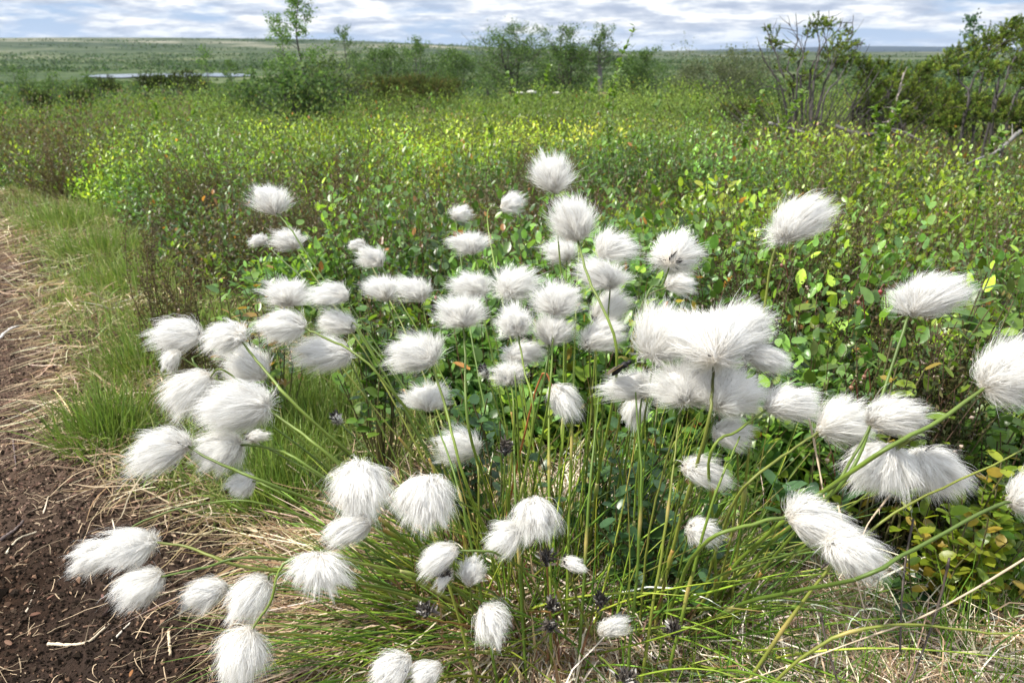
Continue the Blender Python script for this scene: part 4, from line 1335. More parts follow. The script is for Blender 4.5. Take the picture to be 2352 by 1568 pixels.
for i, (px, py, s, a, col, lb) in enumerate([
        (238, 1255, .016, .4, (.28, .12, .085), 'reddish dead leaf curled on the dark peat, largest of them'),
        (218, 1285, .011, 1.5, (.15, .06, .045), 'dark red leaf just below the largest dead leaf'),
        (240, 1385, .008, 2.2, (.36, .19, .15), 'pinkish dead leaf above the black stub of wood'),
        (108, 1378, .009, 1.0, (.30, .15, .10), 'tan-red leaf on the peat left of the leftmost head'),
        (188, 1305, .015, .1, (.20, .10, .08), 'long brown leaf above the leftmost head'),
        (640, 1322, .022, .5, (.25, .13, .10), 'large brown leaf half buried in the thatch'),
        (600, 1302, .012, .3, (.38, .17, .08), 'orange-brown leaf by the large brown one'),
        (60, 980, .014, .8, (.42, .25, .19), 'pink-brown leaf in the drier litter at left'),
        (165, 812, .022, .5, (.42, .29, .22), 'broad tan leaf on the grass edge at left'),
        (70, 1420, .012, .2, (.22, .11, .07), 'brown bark scrap near the lower left edge'),
        (155, 1118, .012, 1.2, (.26, .13, .09), 'brown leaf just under the straw fringe'),
        (430, 1210, .014, .7, (.28, .15, .11), 'reddish leaf in the middle of the dry fringe'),
        (30, 1488, .012, 2.7, (.30, .17, .11), 'dull leaf close to the lower left corner'),
        (455, 1498, .011, .7, (.36, .24, .17), 'pale brown leaf left of the lowest cottongrass head'),
        (300, 1560, .009, 1.7, (.5, .22, .08), 'small orange leaf at the bottom edge')]):
    b = Buf()
    p = on_path(px, py, .004)
    leaves(b, np.array([p]), np.array([[cos(a), sin(a), .12]]), np.array([[rng.normal(0, .3), -.2, 1.]]), np.array([s]) * .95, np.array([col]) * .5, 0, .42)
    o = link_mesh('dead_leaf', b, M_chip)
    md = o.modifiers.new('thick', 'SOLIDIFY'); md.thickness = .0005
    tag(o, lb, 'dead leaf', 'dead leaves on the path')

# ------------------------------------------------------------------ cottongrass
UPC = UP


def cotton_head(buf, C, B, ax, n, r, gy=0.0, flat=.9, fly=.08, gravity=0.0):
    e1, e2, e3, a, b_ = ax
    NL = max(int(n / 26), 14)
    ld = rand_unit(NL, r)
    lr = r.uniform(.66, 1.16, NL)
    loff = r.normal(0, .30, (NL, 3))
    li = r.integers(0, NL, n)
    loose = r.random(n) < .16
    dirs = ld[li] + r.normal(0, .13, (n, 3)) * r.random((n, 1))
    dirs[loose] = rand_unit(loose.sum(), r)
    dirs = norm(dirs)
    rad = lr[li] * r.uniform(.84, 1.08, n)
    ph1, ph2, ph3 = r.random(3) * 50
    rad = rad * (1 + .34 * (vnoise(dirs[:, 0] * 1.7 + ph1, dirs[:, 1] * 1.7 + dirs[:, 2] * 1.3 + ph2, ph3) - .5))
    k = r.random(n) < fly
    rad[k] *= r.uniform(1.05, 1.32, k.sum())
    k2 = r.random(n) < .22
    rad[k2] *= r.uniform(.55, .85, k2.sum())
    S = np.array([a, b_, b_ * flat])
    dl = dirs * S
    E = C + (dl[:, :1] * e1 + dl[:, 1:2] * e2 + dl[:, 2:] * e3) * rad[:, None]
    nl = norm(dirs / S)
    nrm_ = nl[:, :1] * e1 + nl[:, 1:2] * e2 + nl[:, 2:] * e3
    B0 = B + r.normal(0, .0016, (n, 3))
    D = E - B0
    Ln = np.linalg.norm(D, axis=1, keepdims=True)
    minr = min(a, b_)
    # bow the fibres outwards so the tuft is full, ends sweep over
    M1 = B0 + D * .38 + nrm_ * (.30 * Ln) * r.uniform(.5, 1.1, (n, 1)) + (loff[li] * .5 + r.normal(0, .10, (n, 3))) * minr
    M1[:, 2] += .10 * Ln[:, 0]
    E = E + (loff[li] * .22) * minr
    E[:, 2] -= (gravity + .22 * (r.random(NL) ** 2)[li]) * Ln[:, 0]
    K = 9
    t = np.linspace(0, 1, K)[None, :, None]
    pts = (1 - t) ** 2 * B0[:, None] + 2 * t * (1 - t) * M1[:, None] + t ** 2 * E[:, None]
    # waviness
    wv = rand_unit(n, r)[:, None]; wv2 = rand_unit(n, r)[:, None]
    ph = r.random((n, 1, 1)) * 6.28
    fr = r.uniform(4, 9, (n, 1, 1))
    amp = (.040 * Ln)[:, None] * r.uniform(.3, 1.5, (n, 1, 1))
    pts = pts + (wv * np.sin(t * fr + ph) + wv2 * np.cos(t * fr * 1.3 + ph)) * amp * t
    wd = np.array([.9, 1.2, 1.35, 1.35, 1.25, 1.05, .85, .55, .15])[None] * (.00021 * r.uniform(.6, 1.35, n))[:, None]
    side = norm(norm(np.cross(D, nrm_)) + r.normal(0, .38, (n, 3)))
    c = np.array([.925, .915, .89]) * r.uniform(.93, 1.03, (n, 1))
    tt = np.linspace(0, 1, K)[None, :, None]
    root = np.array([.80, .74, .64]) * (1 - .25 * gy)
    m = np.clip(1 - tt * 2.2, 0, 1) * (.7 + .3 * gy)
    cc = c[:, None] * (1 - m) + root * m
    gk = r.random(n) < .06 + .3 * gy
    cc[gk] = cc[gk] * np.array([.80, .78, .74])
    strips(buf, pts, wd, side, np.clip(cc, 0, .93))
    # dense felt in the heart of the tuft
    nu, nv = 14, 20
    uu = np.linspace(0.02, pi - .02, nu)[:, None]; vv = (np.arange(nv) * 2 * pi / nv)[None]
    q = np.stack([np.cos(uu) + 0 * vv, np.sin(uu) * np.cos(vv), np.sin(uu) * np.sin(vv)], -1)
    q = q * (.54 + .22 * (vnoise(q[..., 0] * 3 + n, q[..., 1] * 3 + q[..., 2] * 2, 5) - .5))[..., None]
    C2 = C * .88 + B * .12
    q = C2 + q[..., :1] * a * e1 + q[..., 1:2] * b_ * e2 + q[..., 2:] * b_ * flat * e3
    i_ = np.arange(nu - 1)[:, None] * nv; j_ = np.arange(nv)[None]
    buf.add(q, np.stack([i_ + j_, i_ + (j_ + 1) % nv, i_ + nv + (j_ + 1) % nv, i_ + nv + j_], -1).reshape(-1, 4), np.array([.86, .85, .82]))


# cx, cy, a, b, angle, bx, by, t, stem mids, label, options
H = [
 (1265,385,58,46,0,1272,434,.70,[], 'topmost cottongrass head, round and spiky, above all the others'),
 (1312,488,58,54,10,1325,543,.62,[(1352,640,.60),(1418,822,.58)], 'fluffy head just below the topmost one, its stem running down across the heads behind', dict(st=1.3)),
 (1182,463,33,26,35,1157,478,.92,[(1120,510,.90)], 'small smooth head tilted left of the topmost head'),
 (1063,484,29,20,0,1046,500,.98,[], 'tiny ragged head farthest back, left of the small tilted head', dict(gy=.5)),
 (617,443,50,30,-8,632,486,.80,[(690,560,.78)], 'lone head at the upper left edge of the group'),
 (657,544,42,25,0,676,566,.84,[], 'right one of the two heads under the lone upper left head', dict(gy=.4)),
 (590,548,24,13,10,606,556,.9,[], 'smallest left one of the two heads under the lone upper left head'),
 (816,558,22,12,15,832,566,.92,[], 'tiny head peeping out behind the creamy ragged head', dict(gy=.5)),
 (850,583,42,25,5,872,606,.84,[], 'creamy ragged head on its own above the long row of left heads', dict(gy=.6)),
 (1075,551,53,27,0,1085,575,.74,[(1112,668,.74)], 'flat oval head left of the tallest pair on a short dark stem', dict(gy=.3)),
 (878,652,48,30,0,888,684,.75,[], 'left half of the wide double head in the second row'),
 (947,655,46,32,-12,968,684,.74,[], 'right half of the wide double head in the second row'),
 (1283,570,44,32,0,1302,592,.76,[(1300,650,.76)], 'head behind the tall pair, a pale green stem passing in front', dict(gy=.3)),
 (1418,558,56,38,-22,1382,584,.70,[], 'head with locks swept right of the tallest pair'),
 (1380,620,70,38,-12,1402,654,.67,[], 'windswept head under the locks-swept head, base showing below'),
 (1558,578,60,52,10,1541,601,.64,[(1520,655,.63),(1480,700,.62)], 'round dandelion-like head with its dark centre facing the camera', dict(db=-.022)),
 (1572,645,36,26,-20,1536,656,.69,[(1470,716,.67)], 'small half-hidden head directly under the round dandelion-like head'),
 (1848,488,92,50,28,1800,545,.55,[(1765,640,.56)], 'big wedge-shaped head raised alone at the right against the shrubs', dict(st=1.2)),
 (2140,662,98,44,8,2093,716,.52,[(2075,760,.52),(2005,965,.51),(1925,1120,.50)], 'long raised head blown to the right with a dark woolly base', dict(st=1.3, gy=.25)),
 (2330,842,66,80,20,2268,884,.47,[(2150,970,.465),(1990,1060,.46)], 'big head cut off by the right edge on a thick slanting stem', dict(st=1.6)),
 (2375,1130,45,52,0,2332,1152,.46,[(2280,1165,.46),(2100,1260,.46),(1960,1330,.46)], 'head barely entering at the right edge on a long stem over the straw', dict(st=1.4)),
 (658,664,68,34,0,668,694,.75,[], 'wide head at the left end of the second row of left heads'),
 (748,668,48,28,8,792,682,.72,[], 'head overlapping the right end of the wide left head'),
 (638,748,56,40,5,692,752,.67,[(745,775,.66),(860,850,.62)], 'head with a black base pointing right and a curved green stem', dict(st=1.2)),
 (768,734,54,30,0,806,755,.73,[(830,765,.72)], 'head between the black-based head and the ragged one to its right'),
 (733,810,72,40,-5,798,815,.69,[], 'broad bushy head right above the green grass at left'),
 (394,765,60,40,0,455,770,.67,[(460,810,.67),(470,860,.66)], 'smooth egg-shaped head farthest left in the upper left group', dict(n=1.1)),
 (388,831,23,23,20,404,812,.70,[], 'small tight round bud-like head under the smooth egg-shaped head', dict(fly=.01)),
 (508,765,56,42,20,552,778,.63,[(602,842,.62),(700,950,.60)], 'wispy mop head with drooping locks, dark straight stem to the right', dict(gr=.22,st=1.4)),
 (560,826,58,46,10,602,862,.66,[], 'head below the wispy mop head, its stem hidden'),
 (426,904,54,48,25,478,868,.65,[(540,868,.64)], 'smooth head tucked behind the biggest left head', dict(n=1.1)),
 (528,930,88,60,10,606,935,.59,[(680,985,.58),(765,1055,.57)], 'biggest head on the left, broad and full with a black base at its right', dict(n=1.3,st=1.3)),
 (352,1026,80,46,30,427,1022,.60,[(500,1062,.59),(620,1112,.57)], 'leftmost big head of the middle left trio, drooping outwards', dict(st=1.3)),
 (496,1038,56,52,10,546,1020,.61,[(620,1030,.60),(715,1075,.58)], 'round head in the middle of the middle left trio', dict(st=1.2)),
 (592,1000,32,16,15,574,1006,.66,[], 'scruffy bitten-looking little head with spiky hairs', dict(gy=.5,fly=.3,n=.4)),
 (545,1112,34,30,10,576,1102,.62,[(640,1130,.60)], 'small head under the round head of the middle left trio', dict(gy=.3)),
 (772,958,18,14,0,778,968,.70,[], 'tiny grey nearly bald head in the grass left of centre', dict(gy=1,n=.25,dark=1)),
 (950,800,66,46,12,988,828,.63,[(1022,930,.62),(1060,1080,.60)], 'shaggy head with a black tuft at its lower right, above centre left', dict(n=1.2,st=1.3)),
 (980,902,62,32,2,985,934,.66,[(1000,1010,.65)], 'bow-tie shaped head parted in the middle', dict(gy=.2)),
 (1045,1014,58,42,5,1088,1038,.65,[(1100,1100,.63)], 'curly head low among the stems left of centre'),
 (1055,706,68,40,0,1063,742,.65,[(1068,800,.65),(1076,980,.62)], 'wide butterfly-shaped head on an upright stem in the middle', dict(st=1.3)),
 (1078,648,54,34,0,1100,672,.73,[], 'pale head right behind the butterfly-shaped head'),
 (1185,642,62,44,5,1168,672,.70,[], 'full round head in the centre of the top middle cluster'),
 (1282,678,64,42,-10,1275,714,.65,[(1268,800,.64),(1262,900,.62)], 'head with a dark stem base in the front of the middle cluster'),
 (1180,728,46,42,10,1188,760,.63,[(1205,850,.62),(1225,960,.60)], 'tulip-shaped head with hairs rising from its dark base, in the middle'),
 (1270,748,50,38,0,1263,784,.65,[(1250,870,.63)], 'cream-based head below the front of the middle cluster', dict(gy=.4)),
 (1405,700,52,44,30,1372,738,.70,[], 'soft head behind the crossing stem right of the middle cluster'),
 (1388,764,62,40,15,1352,792,.66,[], 'plump head swept right beside the crossing stem'),
 (1205,805,56,28,5,1180,820,.66,[(1185,900,.64)], 'flat head under the tulip-shaped head'),
 (1168,852,50,32,10,1172,872,.65,[(1180,960,.63)], 'ragged lowest head of the middle cluster', dict(gy=.3)),
 (1110,850,16,14,0,1118,860,.70,[], 'small grey knob at the left tip of the ragged lowest middle head', dict(gy=1,n=.25,dark=1)),
 (1302,926,42,34,-50,1273,893,.63,[(1240,870,.64)], 'little hanging head alone in the middle on an orange stalk', dict(orange=1)),
 (1440,874,72,34,10,1478,905,.59,[(1470,960,.59)], 'head carrying the black fly, pointing left'),
 (1525,752,70,72,0,1502,814,.57,[], 'upper left head of the big white cluster right of centre', dict(n=1.3)),
 (1705,742,82,60,10,1660,790,.57,[], 'upper right head of the big white cluster', dict(n=1.3)),
 (1632,772,92,70,0,1640,822,.54,[(1636,900,.54),(1622,990,.54)], 'central head of the big white cluster with a dark stem hanging in front', dict(n=1.5,st=1.4,db=-.022,dkst=1,nobr=1)),
 (1768,818,58,30,-18,1715,815,.57,[], 'pointed head sticking out at the right side of the big cluster'),
 (1580,872,98,56,5,1570,915,.56,[], 'lower left head of the big white cluster', dict(n=1.3)),
 (1680,888,86,60,-15,1650,930,.55,[], 'lower right head of the big white cluster', dict(n=1.3)),
 (1456,946,34,26,0,1462,925,.62,[], 'small head hanging under the head with the fly', dict(gr=.2)),
 (1692,990,50,36,-18,1648,998,.57,[], 'head tucked below the big cluster, crossed by a stem'),
 (1833,918,68,42,-8,1769,936,.54,[(1700,985,.54),(1630,1050,.54)], 'sleek head on a slanting stem right of the big cluster', dict(st=1.2,n=1.1)),
 (1952,958,62,56,-25,1890,985,.53,[(1810,1040,.53),(1700,1130,.53)], 'left one of the overlapping pair right of the sleek head', dict(st=1.2)),
 (2068,948,74,44,-8,2004,968,.49,[(1965,1040,.49),(1900,1140,.49)], 'greyish right one of the overlapping pair with a dark base', dict(gy=.9,st=1.2)),
 (2028,1082,86,54,-10,2040,1036,.51,[(2090,1010,.50)], 'left half of the huge double head at right', dict(n=1.3)),
 (2150,1086,84,53,-15,2110,1048,.52,[], 'right half of the huge double head at right', dict(n=1.3)),
 (1898,1202,88,48,-38,1820,1186,.49,[(1740,1200,.49),(1620,1245,.50)], 'upper part of the smooth drooping double head lower right', dict(st=1.5,n=1.3)),
 (1975,1275,76,50,-25,1912,1246,.47,[], 'lower part of the smooth drooping double head lower right', dict(n=1.2)),
 (1632,1086,58,34,-25,1578,1076,.56,[], 'head with black hairs at its left end between the stems'),
 (1616,1222,40,34,-10,1588,1216,.56,[], 'small grey-streaked head just above the straw right of centre', dict(gy=.4)),
 (825,1122,74,54,0,828,1082,.56,[], 'drooping mop head left of centre, higher of two neighbours', dict(db=.02,gr=.12,n=1.3)),
 (975,1150,70,50,-5,985,1112,.54,[], 'drooping mop head lower right of the higher mop head', dict(db=.02,gr=.12,n=1.3)),
 (786,1218,50,34,25,845,1198,.56,[(900,1240,.56)], 'small head pressed under the higher mop head'),
 (1235,1188,56,42,0,1228,1160,.54,[], 'mop head with long loose locks in the lower middle', dict(db=.015,gr=.25)),
 (1156,1236,44,42,20,1188,1222,.55,[], 'head partly hidden left below the loose-locked mop'),
 (738,1314,74,44,0,736,1282,.54,[(820,1290,.55)], 'fan-shaped hanging head at lower left of the tussock', dict(gr=.15)),
 (996,1286,42,32,35,1040,1264,.53,[(1140,1270,.54)], 'head behind slanting stems left of the loose-locked mop'),
 (1085,1300,32,30,10,1078,1332,.54,[], 'little head beside the one behind slanting stems'),
 (1014,1334,24,17,50,1032,1318,.54,[], 'tiny torn white tuft under the slanting stems', dict(gy=.6,n=.4)),
 (1324,1296,26,17,-25,1300,1290,.54,[], 'tiny clean white tuft right of the blackened head', dict(n=.5)),
 (1136,1440,36,48,-20,1116,1398,.54,[], 'narrow hanging head low in the middle behind green leaves'),
 (1417,1430,36,24,15,1386,1448,.56,[], 'small white head behind stems at the bottom right of centre'),
 (280,1260,72,44,12,346,1244,.58,[(430,1255,.57),(560,1300,.56)], 'right, larger head of the pair lying over the dark peat at far left', dict(st=1.3)),
 (196,1282,48,36,20,252,1262,.60,[(310,1205,.61),(450,1160,.61),(620,1160,.60)], 'left, smaller head of the pair over the dark peat', dict(st=.9)),
 (303,1353,58,42,25,364,1324,.57,[(460,1305,.56),(600,1280,.56)], 'head below the pair over the dark peat', dict(st=1.1)),
 (456,1362,54,36,10,514,1352,.58,[], 'untidy cream head with a torn right side over the peat', dict(gy=.3,gr=.12)),
 (564,1380,56,46,48,612,1336,.56,[(660,1318,.56)], 'sleek bell-shaped head right of the untidy cream head'),
 (548,1516,52,62,80,572,1454,.54,[(620,1385,.55),(690,1280,.56)], 'lowest left head hanging like a bell at the bottom edge', dict(st=1.2,n=1.2)),
 (893,1546,46,44,30,932,1516,.52,[], 'head cut by the bottom edge, left one of two', dict(gy=.1)),
 (970,1548,36,28,10,1004,1534,.52,[], 'head cut by the bottom edge, right one of two', dict(gy=.2)),
]
SPENT = [
 (1256,1282,15,20,.55,'blackened bald head standing in the lower middle'),
 (978,1405,20,15,.54,'black bald head lying among leaves at lower left of centre'),
 (1160,1030,13,20,.62,'dark bald head upright between the stems above centre'),
 (1380,1384,13,16,.56,'dark bald head against the straw right of the lower middle'),
 (1268,1392,9,14,.55,'tiny black head on a green stalk in the bottom middle'),
 (1262,1440,13,14,.56,'grey-black head half hidden under the tiny black one'),
 (1546,1448,15,18,.55,'dark bald head low right beside the small white head'),
 (1016,1318,13,12,.54,'little black head touching the tiny torn tuft'),
 (1438,1558,26,12,.51,'dark and white bald head cut by the bottom edge'),
]


def stem_curve(Bp, mids, r, C):
    hx = Bp[0] - TUS[0]; hy = Bp[1] - TUS[1]
    d = np.array([hx, hy]); dn = d / max(np.linalg.norm(d), 1e-6)
    o = np.array([TUS[0] + dn[0] * .07 + r.normal(0, .02), TUS[1] + dn[1] * .045 + r.normal(0, .018), .02])
    if Bp[0] > .16 and Bp[1] > .4:
        o[0] += .05
    o[2] = terrain(o[0], o[1]) - .005
    pts = [o]
    if mids:
        ms = [P(*m) for m in mids][::-1]
        low = ms[0]
        if low[2] > .09:
            # rise fairly straight from the root, leaning to the lowest measured point
            q = o * .5 + low * .5 + np.array([0, 0, .02])
            pts.append(q)
        pts += ms
    else:
        L = np.linalg.norm(Bp - o)
        up = np.array([0, 0, 1.])
        dirn = norm(Bp - o)
        side = np.array([dirn[0], dirn[1], 0])
        q = o + dirn * L * .5 + up * L * .07 + r.normal(0, .008, 3)
        pts.append(q)
    pts.append(Bp)
    c_ = catmull(pts, 26)
    c_[1:-1] += r.normal(0, .00022, (24, 3))
    return c_


GCOL = [(.12, .18, .022), (.15, .21, .026), (.09, .145, .02), (.17, .195, .032)]


def bracts(buf, B, ax, r, n, L0, spread=.9, col=(.030, .027, .028)):
    d = norm(rand_unit(n, r) * spread + ax)
    pal = np.array([col, np.array(col) * .5, np.array(col) * 2.2, (.16, .15, .14)])
    cc = pal[r.choice(4, n, p=[.4, .3, .22, .08])] * r.lognormal(0, .2, (n, 1))
    leaves(buf, B + r.normal(0, .0012, (n, 3)), d, rand_unit(n, r), L0 * r.uniform(.6, 1.3, n), cc, 1, .35)


flies = None
for hi, h in enumerate(H):
    cx_, cy_2, a, b_, ang, bx, by, t, mids, label = h[:10]
    op = h[10] if len(h) > 10 else {}
    r = np.random.default_rng(1000 + hi)
    sc = t / F
    C = P(cx_, cy_2, t)
    B = P(bx, by, t + op.get('db', 0.004))
    th = radians(ang)
    e1 = cos(th) * RT + sin(th) * UPC; e2 = -sin(th) * RT + cos(th) * UPC
    ax = (e1, e2, FWD, a * sc * 1.03, b_ * sc * 1.03)
    ln = stem_curve(B, mids, r, C)
    root = thing('cottongrass', label, 'cottongrass', ln[0], 'cottongrass stalks with white woolly heads')
    # stem
    bs_ = Buf()
    rad0 = .00092 * op.get('st', 1.0)
    g = np.array(GCOL[r.integers(0, 4)]) * r.uniform(.85, 1.15)
    k = len(ln); cc = np.tile(g, (k, 1))
    s = np.linspace(0, 1, k)[:, None]
    cc = cc * (1 - .5 * s ** 2) + np.array([.05, .06, .03]) * .5 * s ** 2
    if op.get('dkst'):
        cc = cc * (1 - s ** 3) + np.array([.03, .035, .025]) * s ** 3
    if op.get('orange'):
        cc = np.tile([.32, .12, .04], (k, 1))
    cc = cc * r.lognormal(0, .10, (k, 1))
    m_ = np.clip(1 - s * 5, 0, 1)
    cc = cc * (1 - m_) + np.array([.26, .20, .06]) * m_
    tubes(bs_, ln[None], (rad0 * np.linspace(1.25, .8, k) * r.uniform(.93, 1.07, k))[None], cc[None], 7)
    link_mesh('stem', bs_, M_stem, root, ln[0])
    # papery sheath swelling on the stem
    if r.random() < .62 and not op.get('orange'):
        arc = np.concatenate([[0], np.cumsum(np.linalg.norm(np.diff(ln, axis=0), axis=1))])
        a0 = arc[-1] * r.uniform(.28, .55)
        aa_ = a0 + np.linspace(0, r.uniform(.018, .028), 10)
        sg = np.stack([np.interp(aa_, arc, ln[:, q]) for q in range(3)], -1)
        pr = np.array([1.0, 1.12, 1.35, 1.6, 1.75, 1.7, 1.55, 1.35, 1.2, 1.1]) * rad0 * 1.1
        mm = np.linspace(0, 1, 10)[:, None] ** 2
        sc_ = g * 1.25 * (1 - mm) + np.array([.34, .19, .06] if r.random() < .35 else [.36, .33, .14]) * mm
        bb = Buf(); tubes(bb, sg[None], pr[None], sc_[None], 8, caps=True)
        link_mesh('leaf_sheath', bb, M_stem, root, ln[0])
    # woolly head
    area = a * b_
    n = int(op.get('n', 1.0) * (1500 + 3100 * min(area / 3000, 1.6)))
    bh = Buf()
    cotton_head(bh, C, B, ax, n, r, gy=op.get('gy', r.uniform(0, .4)), fly=op.get('fly', .10), gravity=op.get('gr', 0.03))
    hd = link_mesh('seed_head', bh, M_cotton, root, ln[0])
    bb = Buf()
    axd = norm(C - B) if np.linalg.norm(C - B) > .004 else norm(B - ln[-3])
    L0 = .0075 * min(1.1, (.55 + area / 5000))
    stem_d = norm(ln[-1] - ln[-3])
    bracts(bb, B, axd * .7 + stem_d * .4, r, 5 if op.get('nobr') else 26, L0)
    tubes(bb, catmull([B - stem_d * .003, B, B + axd * .004], 6)[None], np.array([[.8, 1.5, 2.1, 2.2, 1.6, .5]]) * .0011, np.array([.03, .028, .028]), 7, caps=True)
    if op.get('dark'):
        bracts(bb, C, stem_d, r, 60, .006, 1.3)
    link_mesh('bracts', bb, M_bract, hd, ln[0])

for hi, (cx_, cy_2, a, b_, t, label) in enumerate(SPENT):
    a, b_ = a * .85, b_ * .85
    r = np.random.default_rng(3000 + hi)
    C = P(cx_, cy_2, t); sc = t / F
    Bp = C - UPC * b_ * sc
    ln = stem_curve(Bp, [], r, C)
    root = thing('cottongrass', label, 'cottongrass', ln[0], 'spent cottongrass stalks with bald black heads')
    bs_ = Buf(); tubes(bs_, ln[None], (.0009 * np.linspace(1.2, .8, len(ln)))[None], np.array([.22, .12, .04] if hi in (0, 1, 4) else [.12, .16, .03]), 6)
    link_mesh('stem', bs_, M_stem, root, ln[0])
    bb = Buf()
    n = 130
    o_ = C + r.normal(0, .38, (n, 1)) * RT * a * sc + r.normal(0, .38, (n, 1)) * UPC * b_ * sc + r.normal(0, .3, (n, 1)) * FWD * a * sc
    pal = np.array([(.045, .038, .032), (.09, .075, .062), (.17, .15, .13), (.40, .38, .35)])
    o_n = r.uniform(.7, 1.3)
    leaves(bb, o_, norm(rand_unit(n, r) + norm(C - Bp) * .9), rand_unit(n, r), .0062 * r.uniform(.6, 1.3, n), pal[r.choice(4, n, p=[.45, .3, .17, .08])], 1, .3)
    tubes(bb, catmull([Bp, C, C + (C - Bp) * .8], 8)[None], np.array([[.3, .7, .9, 1, .9, .7, .5, .2]]) * min(a, b_) * sc * .7, np.array([.02, .02, .02]), 7, caps=True)
    link_mesh('seed_head', bb, M_bract, root, ln[0])

# extra stalks whose heads are out of sight or broken: bare flowering stems seen between
SH = [((1460,900,.58),(1475,1420,.56)), ((1560,960,.60),(1500,1450,.56)), ((1700,1000,.56),(1560,1400,.55)), ((1330,560,.72),(1300,1300,.60)), ((2352,1030,.5),(1640,1500,.52)), ((2352,1455,.47),(1600,1540,.51)),
      ((1180,960,.66),(1190,1400,.58)), ((1380,870,.66),(1330,1400,.57)), ((1000,960,.64),(1120,1400,.57)), ((900,1090,.60),(1080,1420,.56)), ((1260,690,.70),(1260,1380,.58))]
b = Buf()
for i, (p1, p0) in enumerate(SH):
    r = np.random.default_rng(500 + i)
    A0 = P(*p0); A1 = P(*p1)
    A0[2] = max(A0[2], .0)
    base = np.array([TUS[0] + (A0[0] - TUS[0]) * .8, A0[1], terrain(A0[0], A0[1])])
    ln = catmull([base, A0 * .6 + A1 * .4 + [0, 0, .012], A1], 24)
    bb = Buf()
    g = np.array(GCOL[r.integers(0, 4)])
    rd = .0012 * np.linspace(1.25, .5, 24)
    j = r.integers(8, 14)
    rd[j - 1:j + 2] *= [1.15, 1.4, 1.15]
    cc = np.tile(g, (24, 1)); cc[j] = [.33, .26, .08]; cc[:3] = [.26, .22, .08]
    ln = ln + r.normal(0, .00025, ln.shape)
    tubes(bb, ln[None], rd[None], cc[None], 7, caps=True)
    lbs = ['bare stalk with an orange sheath under the fly', 'bare green stalk right of the one under the fly', 'green stalk slanting under the lower edge of the big cluster', 'tall bare stalk behind the tallest pair',
           'thick stalk running from the tussock to the right edge', 'lowest thick stalk reaching the right edge over the straw', 'upright bare stalk under the flat middle head', 'bare stalk behind the little hanging head',
           'bare stalk beside the bow-tie shaped head', 'bare stalk rising right of the higher mop head', 'bare stalk in the centre of the middle cluster']
    tag(link_mesh('bare_stalk', bb, M_stem), lbs[i], 'stalk', 'cottongrass stalks without a visible head')

# dry grass straws with seed spikes
for i, (pp, rd, lb) in enumerate([([(2400, 1255, .46), (2150, 1400, .48), (1950, 1480, .50), (1640, 1590, .52)], .00075, 'long pale dry grass straw with a side branch crossing the lower right corner'),
                                  ([(1858, 960, .56), (1882, 1080, .55), (1905, 1180, .54), (1990, 1350, .53)], .0008, 'pale upright straw between the heads at right'),
                                  ([(2045, 1135, .55), (1990, 1210, .55), (1960, 1300, .54)], .0008, 'forked dry grass straw under the huge double head'),
                                  ([(1925, 1160, .55), (1950, 1260, .54), (1985, 1400, .53)], .0009, 'dry straw with a thin seed spike near the drooping head')]):
    wood('dry_straw', lb, 'straw', [P(*q) for q in pp], rd, (.62, .50, .36), 'single dry straws', mat=M_straw, taper=.5, knobs=3 if i in (0, 2) else 1, seed=80 + i)
for i, (pp, lb) in enumerate([([(2180, 1280, .50), (2150, 1400, .50), (2085, 1568, .49)], 'dark knotty dead stalk slanting near the lower right'),
                              ([(2098, 1190, .53), (2075, 1330, .52), (2068, 1500, .50)], 'thin blackish upright stalk left of the dark knotty one'),
                              ([(1885, 1405, .52), (1905, 1500, .51), (1935, 1600, .50)], 'thin dark stalk low in the pale straw'),
                              ([(1885, 1305, .52), (1930, 1270, .52), (2000, 1230, .52)], 'brown dead stalk behind the drooping double head')]):
    wood('dead_stalk', lb, 'dead stalk', [P(*q) for q in pp], .0009, (.06, .045, .035), 'dark dead stalks in the straw', mat=M_stem, taper=.7, seed=90 + i)

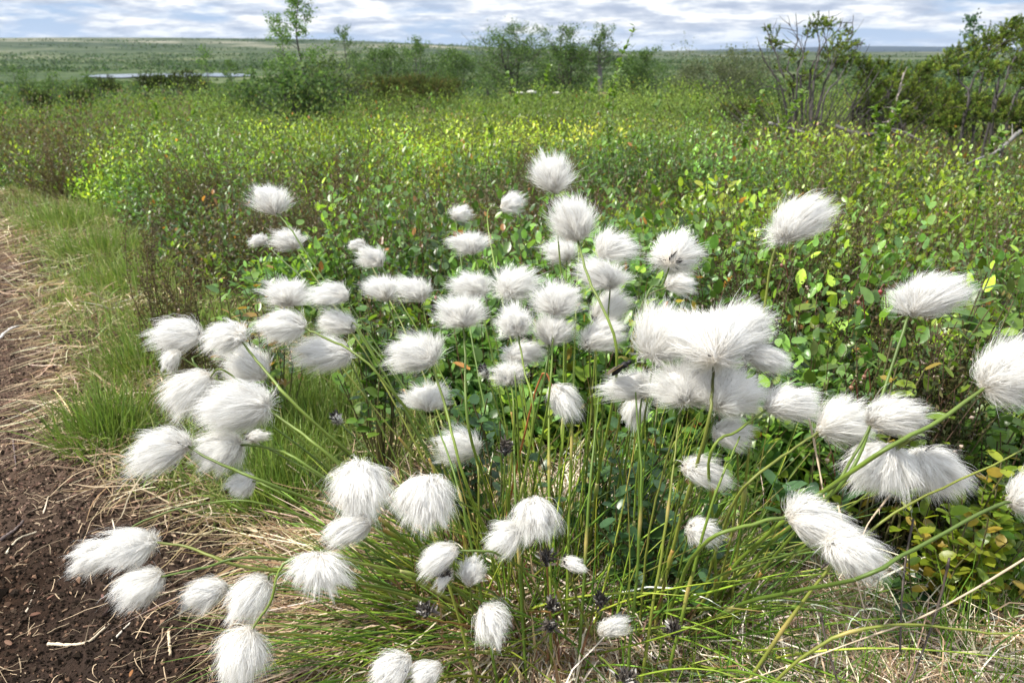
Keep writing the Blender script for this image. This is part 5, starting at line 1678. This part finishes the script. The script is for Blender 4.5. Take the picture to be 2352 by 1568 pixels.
# ------------------------------------------------------------------ the fly on the wool
def fly():
    c = P(1428, 846, .575)
    ax_ = norm(RT * .75 + UPC * .55)        # tail to head: up to the right
    up_ = norm(np.cross(np.cross(ax_, UPC - RT * .5), ax_)); sd = np.cross(ax_, up_)
    root = thing('fly', 'blurred black fly sitting on a white head left of the big cluster', 'fly', c)
    b1 = Buf()
    s = np.linspace(0, 1, 22)
    prof = 1.35 * np.interp(s, [0, .08, .25, .45, .5, .55, .7, .80, .83, .9, .97, 1], [.1, .9, 1.7, 1.6, 1.1, 1.4, 1.85, 1.2, .8, 1.35, .9, .1]) * .0011
    line = c + ax_[None] * ((s - .5) * .0195)[:, None] + up_[None] * (.0012 * np.sin(s * pi))[:, None]
    tubes(b1, line[None], prof[None], np.array([.012, .011, .012]), 12, caps=True)
    link_mesh('body', b1, M_bract, root, c)
    for sgn in (-1, 1):
        bw = Buf()
        o_ = c + ax_ * .002 + up_ * .0016 + sd * sgn * .001
        leaves(bw, o_[None], (-ax_ * .9 + sd * sgn * .38 + up_ * .12)[None], up_[None], np.array([.0155]), np.array([[.16, .12, .09]]), 0, .75)
        link_mesh('wing', bw, M_leaf, root, c)
        for q, (f_, ln_) in enumerate([(.9, .005), (.1, .0045), (-.8, .006)]):
            bl_ = Buf()
            s0 = c + ax_ * (.001 + f_ * .0016)
            k1 = s0 + sd * sgn * .003 + ax_ * f_ * .0015 + up_ * .001
            k2 = s0 + sd * sgn * .0046 + ax_ * f_ * .003 - up_ * .0035
            tubes(bl_, catmull([s0, k1, k2], 8)[None], np.full((1, 8), .00022), np.array([.01, .01, .01]), 5)
            link_mesh('leg', bl_, M_bract, root, c)


fly()

# ------------------------------------------------------------------ air
hb = Buf()
x0, x1, y0, y1, z0, z1 = -17500, 17500, -17500, 22000, -40, 160
v = np.array([(x, y, z) for z in (z0, z1) for y in (y0, y1) for x in (x0, x1)], float)
hb.add(v, np.array([(0, 2, 3, 1), (4, 5, 7, 6), (0, 1, 5, 4), (2, 6, 7, 3), (0, 4, 6, 2), (1, 3, 7, 5)]), np.array([1, 1, 1.]))
M_haze, nt, out = new_mat('haze')
pv = N(nt, 'ShaderNodeVolumePrincipled')
pv.inputs['Color'].default_value = (.66, .80, 1.0, 1)
pv.inputs['Density'].default_value = HAZE
pv.inputs['Anisotropy'].default_value = 0.3
nt.links.new(pv.outputs[0], out.inputs['Volume'])
o = link_mesh('haze', hb, M_haze, smooth=False); o['kind'] = 'stuff'
tag(o, 'thin pale blue haze in the far distance', 'haze', kind='stuff')
